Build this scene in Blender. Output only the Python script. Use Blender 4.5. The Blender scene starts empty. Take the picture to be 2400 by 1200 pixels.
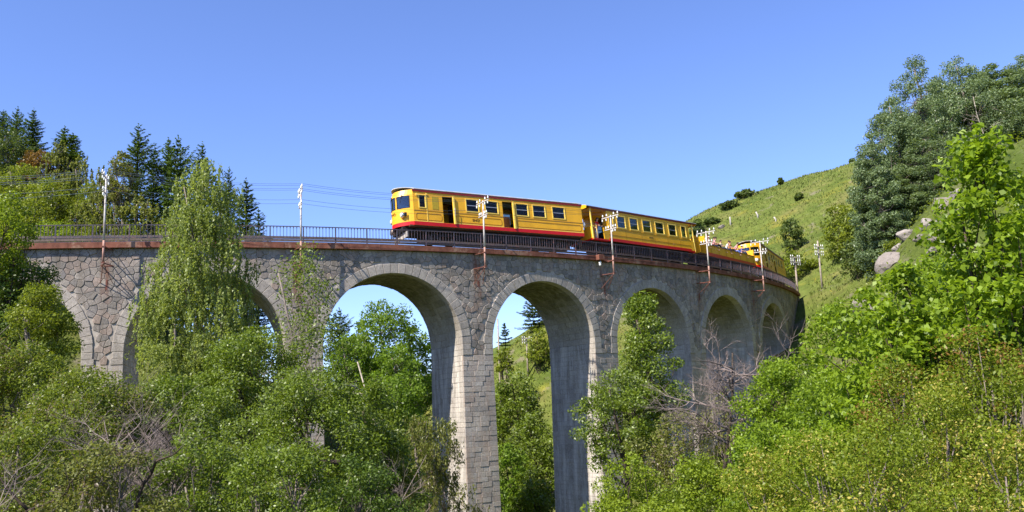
import bpy, math, random, time
import numpy as np
from mathutils import Matrix, Vector
T0 = time.time()
random.seed(7)
rng = np.random.default_rng(11)
S = bpy.context.scene
COL = S.collection
R_ = math.radians
PI = math.pi

# ------------------------------------------------------------------ camera
F_PX, PITCH, ROLL = 2100.0, 0.1739, 0.0424
cp, sp, cr, sr = math.cos(PITCH), math.sin(PITCH), math.cos(ROLL), math.sin(ROLL)
fw = Vector((0, cp, sp)); r0 = Vector((1, 0, 0)); u0 = Vector((0, -sp, cp))
cam_r = cr * r0 - sr * u0
cam_u = sr * r0 + cr * u0
cd = bpy.data.cameras.new('camera'); cam = bpy.data.objects.new('camera', cd); COL.objects.link(cam)
cam.matrix_world = Matrix(((cam_r.x, cam_u.x, -fw.x, 0), (cam_r.y, cam_u.y, -fw.y, 0), (cam_r.z, cam_u.z, -fw.z, 0), (0, 0, 0, 1)))
cd.sensor_width = 36; cd.lens = F_PX / 2400 * 36; cd.clip_start = 0.1; cd.clip_end = 3000
S.camera = cam
S.render.resolution_x, S.render.resolution_y = 1024, 512

# ------------------------------------------------------------------ world, sun, exposure
SUN_HEAD, SUN_EL = R_(43.5), R_(47)          # heading in which the light travels, elevation
W = bpy.data.worlds.new('World'); S.world = W; W.use_nodes = True
nt = W.node_tree; nt.nodes.clear()
sky = nt.nodes.new('ShaderNodeTexSky'); sky.sky_type = 'NISHITA'; sky.sun_disc = False
sky.sun_elevation = SUN_EL
sky.sun_rotation = math.atan2(-math.cos(SUN_HEAD), -math.sin(SUN_HEAD)) % (2 * PI)
sky.altitude = 1200; sky.air_density = 1.0; sky.dust_density = 0.4; sky.ozone_density = 3.2
tint = nt.nodes.new('ShaderNodeMixRGB'); tint.blend_type = 'MULTIPLY'; tint.inputs[0].default_value = 1
tint.inputs[2].default_value = (0.84, 0.87, 1.16, 1)
bg = nt.nodes.new('ShaderNodeBackground'); bg.inputs[1].default_value = 0.112
out = nt.nodes.new('ShaderNodeOutputWorld')
nt.links.new(sky.outputs[0], tint.inputs[1]); nt.links.new(tint.outputs[0], bg.inputs[0]); nt.links.new(bg.outputs[0], out.inputs[0])
sl = bpy.data.lights.new('sun', 'SUN'); sun = bpy.data.objects.new('sun', sl); COL.objects.link(sun)
sl.energy = 4.6; sl.angle = R_(0.5); sl.color = (1.0, 0.93, 0.80)
ld = Vector((math.cos(SUN_HEAD) * math.cos(SUN_EL), math.sin(SUN_HEAD) * math.cos(SUN_EL), -math.sin(SUN_EL)))
sun.rotation_euler = ld.to_track_quat('-Z', 'Y').to_euler()
sun.location = (-30, -20, 60)
vs = S.view_settings
vs.view_transform = 'Standard'; vs.look = 'None'; vs.gamma = 1; vs.use_curve_mapping = False
vs.exposure = 1.05

# ------------------------------------------------------------------ helpers
def at(px, py, d):
    """world point seen at photo pixel (px,py) at depth d along the view axis"""
    v = fw + cam_r * ((px - 1200) / F_PX) + cam_u * (-(py - 600) / F_PX)
    return v * d

def tag(o, label=None, cat=None, group=None, kind=None):
    if label: o['label'] = label
    if cat: o['category'] = cat
    if group: o['group'] = group
    if kind: o['kind'] = kind
    return o

def empty(name, loc=(0, 0, 0), rz=0.0, label=None, cat=None, group=None):
    o = bpy.data.objects.new(name, None); COL.objects.link(o)
    o.location = loc; o.rotation_euler = (0, 0, rz); o.empty_display_size = 0.3
    return tag(o, label, cat, group)

class MB:
    """collects polygons (numpy or lists) into one mesh"""
    def __init__(s): s.v = []; s.f = []; s.m = []; s.var = []; s.n = 0; s.sm = []
    def add(s, v, f, m=0, var=None, smooth=False):
        b = s.n
        s.v.extend([tuple(x) for x in v]); s.n += len(v)
        x = random.random() if var is None else var
        for q in f:
            s.f.append([i + b for i in q]); s.m.append(m); s.var.append(x); s.sm.append(smooth)
    def box(s, a, b, m=0, var=None, bev=0.0):
        x0, y0, z0 = a; x1, y1, z1 = b
        if bev <= 0:
            v = [(x0, y0, z0), (x1, y0, z0), (x1, y1, z0), (x0, y1, z0), (x0, y0, z1), (x1, y0, z1), (x1, y1, z1), (x0, y1, z1)]
            f = [(3, 2, 1, 0), (4, 5, 6, 7), (0, 1, 5, 4), (1, 2, 6, 5), (2, 3, 7, 6), (3, 0, 4, 7)]
            s.add(v, f, m, var)
        else:
            e = bev
            v = []; 
            for z, q in ((z0, e), (z0 + e, 0), (z1 - e, 0), (z1, e)):
                v += [(x0 + q, y0 + q, z), (x1 - q, y0 + q, z), (x1 - q, y1 - q, z), (x0 + q, y1 - q, z)]
            f = [(3, 2, 1, 0), (12, 13, 14, 15)]
            for k in range(3):
                for i in range(4):
                    j = (i + 1) % 4
                    f.append((4 * k + i, 4 * k + j, 4 * k + 4 + j, 4 * k + 4 + i))
            s.add(v, f, m, var)
    def tube(s, pts, rad, sides=5, m=0, var=None, cap=True):
        pts = [Vector(p) for p in pts]; k = len(pts)
        if not hasattr(rad, '__len__'): rad = [rad] * k
        v = []; ref = Vector((0.31, 0.77, 0.55))
        for i, p in enumerate(pts):
            t = (pts[min(i + 1, k - 1)] - pts[max(i - 1, 0)])
            if t.length < 1e-9: t = Vector((0, 0, 1))
            t.normalize()
            a = t.cross(ref)
            if a.length < 0.2: a = t.cross(Vector((1, 0, 0)))
            a.normalize(); b = t.cross(a)
            for j in range(sides):
                w = 2 * PI * j / sides
                v.append(p + (a * math.cos(w) + b * math.sin(w)) * rad[i])
        f = []
        for i in range(k - 1):
            for j in range(sides):
                j2 = (j + 1) % sides
                f.append((i * sides + j, i * sides + j2, (i + 1) * sides + j2, (i + 1) * sides + j))
        if cap:
            f.append(tuple(range(sides))[::-1]); f.append(tuple((k - 1) * sides + j for j in range(sides)))
        s.add(v, f, m, var, smooth=sides > 4)
    def lathe(s, prof, sides=12, m=0, axis='z', c=(0, 0, 0), var=None):
        v = []
        for r, h in prof:
            for j in range(sides):
                w = 2 * PI * j / sides
                a, b = r * math.cos(w), r * math.sin(w)
                if axis == 'z': v.append((c[0] + a, c[1] + b, c[2] + h))
                elif axis == 'x': v.append((c[0] + h, c[1] + a, c[2] + b))
                else: v.append((c[0] + b, c[1] + h, c[2] + a))
        f = []
        for i in range(len(prof) - 1):
            for j in range(sides):
                j2 = (j + 1) % sides
                f.append((i * sides + j, i * sides + j2, (i + 1) * sides + j2, (i + 1) * sides + j))
        f.append(tuple(range(sides))[::-1]); f.append(tuple((len(prof) - 1) * sides + j for j in range(sides)))
        s.add(v, f, m, var, smooth=True)
    def mesh(s, name, mats, origin=None):
        me = bpy.data.meshes.new(name)
        v = s.v
        if origin is not None: v = [(a[0] - origin[0], a[1] - origin[1], a[2] - origin[2]) for a in v]
        me.from_pydata(v, [], s.f)
        for mt in (mats if isinstance(mats, (list, tuple)) else [mats]): me.materials.append(mt)
        if any(s.m): me.polygons.foreach_set('material_index', s.m)
        if any(s.sm): me.polygons.foreach_set('use_smooth', s.sm)
        a = me.attributes.new('var', 'FLOAT', 'FACE'); a.data.foreach_set('value', s.var)
        me.update()
        return me
    def build(s, name, mats, parent=None, loc=None, centre=False):
        """one object; centre=True: vertices are world coordinates, the origin goes to their middle"""
        if centre:
            A = np.array(s.v); o_ = (A.min(0) + A.max(0)) / 2
            ob = bpy.data.objects.new(name, s.mesh(name, mats, o_)); COL.objects.link(ob)
            if parent: ob.parent = parent; ob.location = Vector(o_) - parent.location
            else: ob.location = o_
        else:
            ob = bpy.data.objects.new(name, s.mesh(name, mats)); COL.objects.link(ob)
            if parent: ob.parent = parent
            if loc is not None: ob.location = loc
        return ob

def link(name, me, parent=None, loc=(0, 0, 0), rot=None):
    o = bpy.data.objects.new(name, me); COL.objects.link(o); o.parent = parent; o.location = loc
    if rot is not None: o.rotation_euler = rot
    return o

def copy_tree(o, parent=None):
    c = o.copy(); COL.objects.link(c)
    if parent: c.parent = parent
    for ch in o.children: copy_tree(ch, c)
    return c

# ------------------------------------------------------------------ materials
class NT:
    def __init__(s, name):
        s.mat = bpy.data.materials.new(name); s.mat.use_nodes = True
        s.t = s.mat.node_tree; s.b = s.t.nodes['Principled BSDF']; s.o = s.t.nodes['Material Output']
    def n(s, typ, **kw):
        x = s.t.nodes.new(typ)
        for k, v in kw.items(): setattr(x, k, v)
        return x
    def l(s, a, b): s.t.links.new(a, b)
    def noise(s, scale, detail=4, rough=0.55, vec=None, stretch=None):
        tc = s.n('ShaderNodeNewGeometry')
        src = tc.outputs['Position'] if vec is None else vec
        if stretch:
            mp = s.n('ShaderNodeMapping'); mp.inputs['Scale'].default_value = stretch; s.l(src, mp.inputs[0]); src = mp.outputs[0]
        x = s.n('ShaderNodeTexNoise'); x.inputs['Scale'].default_value = scale; x.inputs['Detail'].default_value = detail; x.inputs['Roughness'].default_value = rough
        s.l(src, x.inputs['Vector']); return x.outputs['Fac']
    def ramp(s, fac, stops):
        r = s.n('ShaderNodeValToRGB'); e = r.color_ramp.elements
        while len(e) < len(stops): e.new(0.5)
        for i, (p, c) in enumerate(stops):
            e[i].position = p; e[i].color = (c[0], c[1], c[2], 1) if hasattr(c, '__len__') else (c, c, c, 1)
        s.l(fac, r.inputs[0]); return r.outputs[0]
    def mix(s, fac, a, b, mode='MIX'):
        x = s.n('ShaderNodeMixRGB', blend_type=mode)
        for i, q in ((0, fac), (1, a), (2, b)):
            if isinstance(q, (int, float)): x.inputs[i].default_value = q
            elif isinstance(q, (tuple, list)): x.inputs[i].default_value = (*q[:3], 1)
            else: s.l(q, x.inputs[i])
        return x.outputs[0]
    def attr(s, name='var'):
        a = s.n('ShaderNodeAttribute', attribute_name=name); return a.outputs['Fac']
    def bump(s, h, strength=0.3, dist=0.02):
        b = s.n('ShaderNodeBump'); b.inputs['Strength'].default_value = strength; b.inputs['Distance'].default_value = dist
        s.l(h, b.inputs['Height']); s.l(b.outputs[0], s.b.inputs['Normal'])
    def done(s, color, rough=0.8, spec=0.3, metal=0.0):
        if isinstance(color, (tuple, list)): s.b.inputs['Base Color'].default_value = (*color[:3], 1)
        else: s.l(color, s.b.inputs['Base Color'])
        s.b.inputs['Roughness'].default_value = rough
        s.b.inputs['Specular IOR Level'].default_value = spec
        s.b.inputs['Metallic'].default_value = metal
        return s.mat

def plain(name, c, rough=0.6, spec=0.3, metal=0.0, wear=0.25, scale=6.0, worn=None):
    t = NT(name)
    f = t.noise(scale, 5, 0.6)
    k = t.ramp(f, [(0.35, 1 - wear), (0.62, 1.0)])
    col = t.mix(1.0, c, k, 'MULTIPLY')
    if worn:
        g = t.ramp(t.noise(scale * 0.6, 6, 0.7), [(0.52, 0), (0.62, 1)])
        col = t.mix(g, col, worn)
    return t.done(col, rough, spec, metal)

def stone(name, cols, streak=None, grain=9.0, streak_amt=0.6, bump=0.5, rust=None):
    t = NT(name)
    n = len(cols)
    base = t.ramp(t.attr(), [(i / max(1, n - 1), c) for i, c in enumerate(cols)])
    g = t.ramp(t.noise(grain, 6, 0.65), [(0.3, 0.66), (0.7, 1.2)])
    col = t.mix(1.0, base, g, 'MULTIPLY')
    big = t.ramp(t.noise(0.45, 4, 0.6), [(0.35, 0.8), (0.65, 1.08)])
    col = t.mix(1.0, col, big, 'MULTIPLY')
    if streak:
        f = t.ramp(t.noise(2.6, 5, 0.6, stretch=(1, 1, 0.13)), [(0.46, 0), (0.68, streak_amt)])
        col = t.mix(f, col, streak)
    if rust:
        geo = t.n('ShaderNodeNewGeometry'); sep = t.n('ShaderNodeSeparateXYZ'); t.l(geo.outputs['Position'], sep.inputs[0])
        flat = t.n('ShaderNodeCombineXYZ'); t.l(sep.outputs[0], flat.inputs[0]); t.l(sep.outputs[1], flat.inputs[1])
        nz = t.ramp(t.noise(3.2, 5, .65, stretch=(1, 1, .25)), [(.40, 0), (.58, 1)])
        for (x, y, z0, z1, wd, am) in rust:
            ds = t.n('ShaderNodeVectorMath', operation='DISTANCE'); t.l(flat.outputs[0], ds.inputs[0]); ds.inputs[1].default_value = (x, y, 0)
            m1 = t.n('ShaderNodeMapRange', interpolation_type='SMOOTHSTEP'); t.l(ds.outputs['Value'], m1.inputs[0]); m1.inputs[1].default_value = wd; m1.inputs[2].default_value = wd * .25; m1.inputs[3].default_value = 0; m1.inputs[4].default_value = am
            m2 = t.n('ShaderNodeMapRange', interpolation_type='SMOOTHSTEP'); t.l(sep.outputs[2], m2.inputs[0]); m2.inputs[1].default_value = z0; m2.inputs[2].default_value = z1
            mm = t.n('ShaderNodeMath', operation='MULTIPLY'); t.l(m1.outputs[0], mm.inputs[0]); t.l(m2.outputs[0], mm.inputs[1])
            m3 = t.n('ShaderNodeMath', operation='MULTIPLY'); t.l(mm.outputs[0], m3.inputs[0]); t.l(nz, m3.inputs[1])
            col = t.mix(m3.outputs[0], col, (.17, .075, .045))
    t.bump(t.noise(22, 5, 0.7), bump, 0.03)
    return t.done(col, 0.92, 0.15)

def leafmat(name, dark, light, trans=0.35, rough=0.42, spec=0.4, extra=None):
    t = NT(name); spec *= .75; rough = max(.40, rough); trans += .06
    dark = (dark[0] * 1.15, dark[1] * 1.05, dark[2] * .8); light = (light[0] * 1.60, light[1] * 1.42, light[2] * 1.0)
    stops = [(0.0, dark), (0.75, light)]
    if extra: stops = [(0.0, dark), (0.75, light), (0.91, light), (0.955, extra), (1.0, extra)]
    c = t.ramp(t.attr(), stops)
    t.done(c, rough, spec)
    tr = t.n('ShaderNodeBsdfTranslucent')
    hs = t.mix(1.0, c, (1.25, 1.25, 0.55), 'MULTIPLY'); t.l(hs, tr.inputs[0])
    mx = t.n('ShaderNodeMixShader'); mx.inputs[0].default_value = trans
    t.l(t.b.outputs[0], mx.inputs[1]); t.l(tr.outputs[0], mx.inputs[2]); t.l(mx.outputs[0], t.o.inputs[0])
    return t.mat

def glassmat(name, tintc, gloss=1.0):
    t = NT(name)
    g = t.n('ShaderNodeBsdfGlossy'); g.inputs['Roughness'].default_value = 0.03; g.inputs[0].default_value = (0.9, 0.95, 1, 1)
    tr = t.n('ShaderNodeBsdfTransparent'); tr.inputs[0].default_value = (*tintc, 1)
    fr = t.n('ShaderNodeFresnel'); fr.inputs[0].default_value = 1.5
    ml = t.n('ShaderNodeMath', operation='MULTIPLY'); ml.inputs[1].default_value = gloss; t.l(fr.outputs[0], ml.inputs[0])
    mx = t.n('ShaderNodeMixShader'); t.l(ml.outputs[0], mx.inputs[0]); t.l(tr.outputs[0], mx.inputs[1]); t.l(g.outputs[0], mx.inputs[2])
    t.l(mx.outputs[0], t.o.inputs[0]); return t.mat

M = {}
def _arc(s, R=77.6157, h0=0.2239, x0=-23.5503, y0=51.0821):
    h = h0 + s / R; return x0 - R * math.sin(h0) + R * math.sin(h), y0 + R * math.cos(h0) - R * math.cos(h)
RUST = [(*_arc(s), 10.76 + .0104 * s - dz1, 10.76 + .0104 * s - 2.2, w, a) for s, dz1, w, a in ((0.0, 4.2, .40, .7), (10.8, 5.2, .48, .95), (22.75, 5.6, .45, .9), (33.6, 5.0, .5, .6), (45.1, 5.2, .5, .7), (55.1, 5.0, .5, .8))]
M['rubble'] = stone('rubble_granite', [(.215, .195, .18), (.30, .265, .235), (.36, .315, .28), (.35, .27, .225), (.27, .245, .23), (.41, .36, .315)], streak=(.15, .125, .10), streak_amt=.6, rust=RUST)
M['voussoir'] = stone('voussoir_granite', [(.36, .32, .285), (.43, .385, .34), (.39, .345, .31), (.47, .42, .37)], streak=(.20, .175, .155), streak_amt=.4)
M['ashlar'] = stone('ashlar_granite', [(.29, .27, .255), (.38, .345, .315), (.43, .38, .335), (.34, .295, .265), (.46, .42, .385)], streak=(.36, .25, .19), streak_amt=.5)
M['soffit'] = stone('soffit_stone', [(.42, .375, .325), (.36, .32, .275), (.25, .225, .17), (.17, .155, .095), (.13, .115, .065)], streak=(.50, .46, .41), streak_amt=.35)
M['sidestone'] = stone('pier_side_stone', [(.36, .325, .29), (.44, .395, .35), (.39, .345, .31)], streak=(.62, .58, .53), streak_amt=.8)
M['mortar'] = plain('lime_mortar', (.46, .41, .36), .95, .1, wear=.35, scale=3)
M['coping'] = plain('rusty_coping_paint', (.235, .092, .062), .85, .2, wear=.5, scale=1.7, worn=(.29, .17, .12))
M['railpaint'] = plain('dark_iron_paint', (.075, .066, .088), .45, .4, wear=.3, scale=8, worn=(.17, .09, .09))
M['bracket'] = plain('red_oxide_steel', (.20, .075, .055), .7, .3, wear=.4, scale=7)
M['mast'] = plain('weathered_white_mast', (.58, .54, .52), .6, .3, wear=.3, scale=6, worn=(.42, .30, .27))
M['mastfoot'] = plain('rusty_mast_foot', (.45, .26, .21), .75, .2, wear=.4, scale=5)
M['porcelain'] = plain('white_porcelain', (.82, .82, .80), .25, .5, wear=.08)
M['wire'] = plain('copper_wire_patina', (.12, .15, .20), .5, .4, wear=.1)
M['steel'] = plain('rail_steel', (.22, .17, .14), .45, .4, .6, wear=.3)
M['ballast'] = stone('ballast_stone', [(.2, .18, .16), (.3, .27, .24)], grain=14)
M['conc'] = plain('concrete', (.50, .46, .42), .9, .15, wear=.3, scale=4)
M['wood'] = plain('weathered_pole_wood', (.42, .35, .29), .9, .15, wear=.4, scale=5)
M['yellow'] = plain('yellow_coach_paint', (.86, .44, .018), .38, .4, wear=.16, scale=1.1)
M['cream'] = plain('pale_yellow_trim_paint', (.88, .62, .12), .4, .4, wear=.08)
M['red'] = plain('red_skirt_paint', (.58, .008, .008), .35, .45, wear=.15, scale=2)
M['darkred'] = plain('dark_red_gutter_paint', (.22, .016, .012), .45, .4, wear=.2, scale=2)
M['bead'] = plain('ochre_panel_bead', (.42, .17, .008), .4, .4, wear=.15)
M['roof'] = plain('pale_grey_roof', (.50, .49, .48), .75, .25, wear=.3, scale=2)
M['under'] = plain('black_underframe', (.03, .028, .027), .8, .2, wear=.4, scale=5)
M['interior'] = plain('brown_interior', (.11, .055, .03), .7, .2, wear=.3)
M['seat'] = plain('dark_seat_cloth', (.03, .045, .05), .8, .2)
M['door'] = plain('orange_brown_door', (.38, .13, .03), .5, .3, wear=.2)
M['blind'] = plain('olive_yellow_blind', (.46, .33, .03), .6, .3, wear=.15)
M['bar'] = plain('window_bar_alloy', (.50, .50, .50), .35, .5, .5, wear=.1)
M['glass'] = glassmat('carriage_glass', (.50, .55, .52), .45)
M['windscreen'] = glassmat('windscreen_glass', (.45, .55, .58), 2.6)
M['chrome'] = plain('lamp_chrome', (.75, .74, .70), .15, .5, .9, wear=.1)
M['lens'] = plain('lamp_lens', (.85, .85, .80), .1, .6)
M['ink'] = plain('dark_lettering', (.16, .07, .01), .5, .3)
M['paper'] = plain('white_paper', (.85, .85, .85), .8, .1, wear=.03)
M['navy'] = plain('dark_blue_paint', (.015, .02, .09), .4, .4)
M['skin'] = plain('skin', (.55, .30, .21), .6, .3, wear=.08)
M['hair'] = plain('brown_hair', (.05, .03, .02), .7, .3)
for k, c in dict(cl_red=(.62, .02, .02), cl_white=(.80, .78, .78), cl_pink=(.70, .35, .36), cl_navy=(.02, .03, .09), cl_orange=(.75, .28, .05), cl_blue=(.10, .16, .45), cl_dark=(.03, .03, .035), cl_cream=(.75, .62, .42)).items():
    M[k] = plain('cloth_' + k[3:], c, .85, .1, wear=.12)
M['bark'] = plain('dark_bark', (.085, .065, .05), .95, .1, wear=.5, scale=9)
M['greybark'] = plain('grey_bark', (.24, .20, .175), .95, .1, wear=.5, scale=9)
M['palebark'] = plain('pale_bark', (.42, .36, .30), .9, .1, wear=.5, scale=7)
M['twig'] = plain('dry_pinkish_twig', (.23, .185, .17), .95, .1, wear=.35, scale=9)
M['boulder'] = stone('granite_boulder', [(.22, .19, .17), (.33, .295, .265)], streak=(.22, .19, .16), grain=5, bump=.8)
L = {}
L['birch'] = leafmat('birch_leaf', (.105, .16, .050), (.185, .248, .105), .42)
L['alder'] = leafmat('alder_leaf', (.046, .086, .012), (.118, .182, .025), .35, .3, .55, extra=(.20, .25, .10))
L['olive'] = leafmat('olive_leaf', (.062, .098, .015), (.128, .182, .032), .38, .36, .55, extra=(.20, .17, .08))
L['dark'] = leafmat('dark_leaf', (.022, .05, .010), (.065, .115, .022), .3)
L['bright'] = leafmat('bright_leaf', (.065, .12, .012), (.16, .235, .028), .42)
L['hazel'] = leafmat('hazel_leaf', (.055, .115, .010), (.155, .25, .026), .42, .4, .45)
L['valley'] = leafmat('valley_leaf', (.045, .10, .018), (.12, .21, .035), .45)
L['poplar'] = leafmat('poplar_leaf', (.066, .112, .070), (.125, .188, .125), .3, .4, .5)
L['willow'] = leafmat('willow_leaf', (.07, .10, .035), (.16, .195, .075), .4)
L['hill'] = leafmat('hill_leaf', (.055, .095, .014), (.145, .195, .030), .4)
L['fir'] = leafmat('fir_needle', (.030, .066, .020), (.080, .138, .036), .2, .5, .3)
L['yellowfleck'] = leafmat('yellow_flecked_leaf', (.078, .13, .012), (.150, .212, .026), .4, .42, .4, extra=(.55, .46, .12))
L['reddish'] = leafmat('red_tipped_leaf', (.072, .12, .013), (.142, .20, .028), .4, .42, .4, extra=(.27, .15, .045))
L['rust'] = leafmat('rusty_leaf', (.07, .045, .02), (.15, .10, .035), .3)
L['bluehill'] = leafmat('hedge_leaf', (.030, .058, .022), (.075, .115, .038), .3)
L['grey'] = leafmat('grey_green_leaf', (.065, .085, .030), (.135, .165, .055), .35, .4, .4, extra=(.20, .155, .12))

# ------------------------------------------------------------------ terrain
TP = np.array([
 (0,0,-1.7),(0,-10,-1),(-8,2,-2.6),(8,2,-1.6),(-20,0,-4),(20,0,2),(0,8,-3.7),(5,8,-3.0),(3,5,-2.2),
 (10,12,-2.6),(10,20,-2.2),(18,25,2.5),(5,20,-6),(0,20,-8),(-10,18,-8.5),(-22,20,-8),(-40,20,-3),
 (0,35,-12),(8,38,-9),(16,38,-1.5),(26,40,11.5),(22,45,9.6),(20.5,45,7.6),(17.6,45,4.4),(14,46,-2.5),(-12,35,-11),(-28,35,-8),(-45,35,2),(-60,40,8),
 (-34.4,49.4,0),(-47,49,9.3),(-23.6,51,-7.5),(-12.8,54.4,-11.5),(-2.6,59.2,-14),(6.5,65.2,-11),(14.7,72.5,-6),(21.7,80.7,-.5),(27.5,89.8,6),(31.2,97,10.9),(33.5,104,11.2),
 (36,60,12.5),(30,70,9.0),(36,80,12.0),(46,80,18),(60,80,26),(40,100,15),(60,110,30),(34,130,20),(34,170,35),(65,170,44.5),(100,160,50),(20,170,25),(15,140,16),(3,120,11),(2,150,10),(-12,150,-3),
 (34,225,33),(70,225,42),
 (-12,85,-6),(-10,110,-5),(-24,80,4),(-35,85,10.5),(-53,100,20),(-70,110,30),(-60,75,18),(-80,80,28),(-40,70,7),(-15,100,-5),(-25,110,1),(-40,130,7),(-60,160,14),(-30,150,0),
 (0,300,0),(150,300,60),(-150,300,10),(-200,100,60),(200,100,70),(0,-100,10),(-100,-50,5),(100,-50,30),(-100,30,20)], float)
def _phi(r2): return np.where(r2 > 1e-9, r2 * np.log(np.maximum(r2, 1e-9)) * 0.5, 0)
_n = len(TP)
_A = np.zeros((_n + 3, _n + 3)); _d2 = ((TP[:, None, :2] - TP[None, :, :2]) ** 2).sum(2)
_A[:_n, :_n] = _phi(_d2) + np.eye(_n) * 2.0
_A[:_n, _n] = 1; _A[:_n, _n + 1:] = TP[:, :2]; _A[_n, :_n] = 1; _A[_n + 1:, :_n] = TP[:, :2].T
_w = np.linalg.solve(_A, np.concatenate([TP[:, 2], [0, 0, 0]]))
def H(x, y):
    x = np.atleast_1d(np.asarray(x, float)); y = np.atleast_1d(np.asarray(y, float))
    r2 = (x[:, None] - TP[None, :, 0]) ** 2 + (y[:, None] - TP[None, :, 1]) ** 2
    z = _phi(r2) @ _w[:_n] + _w[_n] + _w[_n + 1] * x + _w[_n + 2] * y
    z = z + 0.35 * np.sin(x * .31 + 1.3 * np.sin(y * .17)) * np.cos(y * .27 + np.sin(x * .13)) * np.clip(np.hypot(x, y) / 25, 0, 1)
    return np.clip(z, -18, 110)
def h1(x, y): return float(H(x, y)[0])

def make_ground():
    q = np.linspace(-1, 1, 201)
    gx = np.sign(q) * (110 * np.abs(q) + 590 * np.abs(q) ** 5)
    gy = 60 + np.sign(q) * (110 * np.abs(q) + 640 * np.abs(q) ** 5)
    X, Y = np.meshgrid(gx, gy); Z = H(X.ravel(), Y.ravel())
    v = np.column_stack([X.ravel(), Y.ravel(), Z]); n = 201
    idx = np.arange(n * n).reshape(n, n)
    f = np.stack([idx[:-1, :-1], idx[:-1, 1:], idx[1:, 1:], idx[1:, :-1]], -1).reshape(-1, 4)
    t = NT('hill_grass')
    g1 = t.ramp(t.noise(.16, 5, .6), [(.34, (.085, .12, .022)), (.5, (.125, .155, .032)), (.66, (.165, .165, .05))])
    y1 = t.ramp(t.noise(.11, 6, .65, stretch=(1, 1, 2.2)), [(.57, 0), (.67, .5)])
    c = t.mix(y1, g1, (.27, .235, .03))
    d1 = t.ramp(t.noise(.9, 6, .7), [(.3, .6), (.7, 1.2)])
    c = t.mix(1.0, c, d1, 'MULTIPLY')
    s1 = t.ramp(t.noise(.21, 5, .6, stretch=(1.3, .8, 1)), [(.60, 0), (.68, .8)])
    c = t.mix(s1, c, (.20, .17, .12))
    t.bump(t.noise(3, 6, .7), .8, .3)
    mt = t.done(c, .95, .1)
    me = npmesh('ground', v, f, mt, smooth=True)
    return tag(link('ground', me), kind='structure')

def npmesh(name, v, f, mats, var=None, smooth=False, midx=None):
    v = np.asarray(v, np.float32); f = np.asarray(f, np.int32)
    me = bpy.data.meshes.new(name)
    k = f.shape[1]
    me.vertices.add(len(v)); me.vertices.foreach_set('co', v.ravel())
    me.loops.add(f.size); me.loops.foreach_set('vertex_index', f.ravel())
    me.polygons.add(len(f)); me.polygons.foreach_set('loop_start', np.arange(0, f.size, k, dtype=np.int32))
    try: me.polygons.foreach_set('loop_total', np.full(len(f), k, np.int32))
    except Exception: pass
    for mt in (mats if isinstance(mats, (list, tuple)) else [mats]): me.materials.append(mt)
    if midx is not None: me.polygons.foreach_set('material_index', np.asarray(midx, np.int32))
    if smooth: me.polygons.foreach_set('use_smooth', np.ones(len(f), bool))
    if var is not None:
        a = me.attributes.new('var', 'FLOAT', 'FACE'); a.data.foreach_set('value', np.asarray(var, np.float32))
    me.update(calc_edges=True)
    return me

make_ground()

# ------------------------------------------------------------------ viaduct geometry: s along the outer face, n inwards, dz below/above the coping top
X0, Y0, H0, RAD, HC, GR = -23.5503, 51.0821, 0.2239, 77.6157, 10.7643, 0.0104
CX, CY = X0 - RAD * math.sin(H0), Y0 + RAD * math.cos(H0)
def head(s): return H0 + s / RAD
def P(s, n, dz):
    h = head(s); r = RAD - n
    return Vector((CX + r * math.sin(h), CY - r * math.cos(h), HC + GR * s + dz))
DECK_W = 5.2
PIERS = [-10.9, 0.0, 11.25, 22.65, 33.55, 44.35, 55.2, 66.0]
ARCH = [((PIERS[i] + PIERS[i + 1]) / 2, (PIERS[i + 1] - PIERS[i] - 2.25) / 2) for i in range(7)]
ZC = -6.36         # height of the arch centres
ZS = -7.1          # springing: coursed ashlar starts
VT = 0.64          # depth of the voussoir ring
S_A, S_B = -24.0, 74.0
vroot = empty('stone_viaduct', P(22.65, 2.6, -20), 0, 'tall curved granite railway viaduct with round arches and a rusty red coping', 'viaduct')

def facefront(nf):     # (u,v,w) -> front face; w outward
    return lambda u, v, w: P(u, nf(v) - w, v)
def block(fn, poly, back, proud, ch, mb, m=0, var=None):
    """a stone: polygon in the plane of the face, going 'back' inwards, standing 'proud', edges chamfered by ch"""
    k = len(poly); c = np.mean(np.array(poly), 0); v = []
    d = np.array(poly) - c; ln = np.linalg.norm(d, axis=1, keepdims=True)
    ins = c + d * np.maximum(0.3, (ln - ch * 1.3) / np.maximum(ln, 1e-6))
    for (u, z) in poly: v.append(fn(u, z, -back))
    for (u, z) in poly: v.append(fn(u, z, proud - ch * .8))
    for (u, z) in ins: v.append(fn(u, z, proud))
    f = []
    for r in range(2):
        for i in range(k):
            j = (i + 1) % k
            f.append((r * k + i, r * k + j, (r + 1) * k + j, (r + 1) * k + i))
    f.append(tuple(2 * k + i for i in range(k)))
    mb.add(v, f, m, var)

def pier_front(dz): return -0.018 * max(0.0, ZS - dz)           # batter: the face comes forward going down
def pier_half(dz): return 1.125 + 0.006 * max(0.0, ZS - dz)
def ground_dz(s, n=2.6):
    p = P(s, n, 0); return h1(p.x, p.y) - p.z

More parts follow.
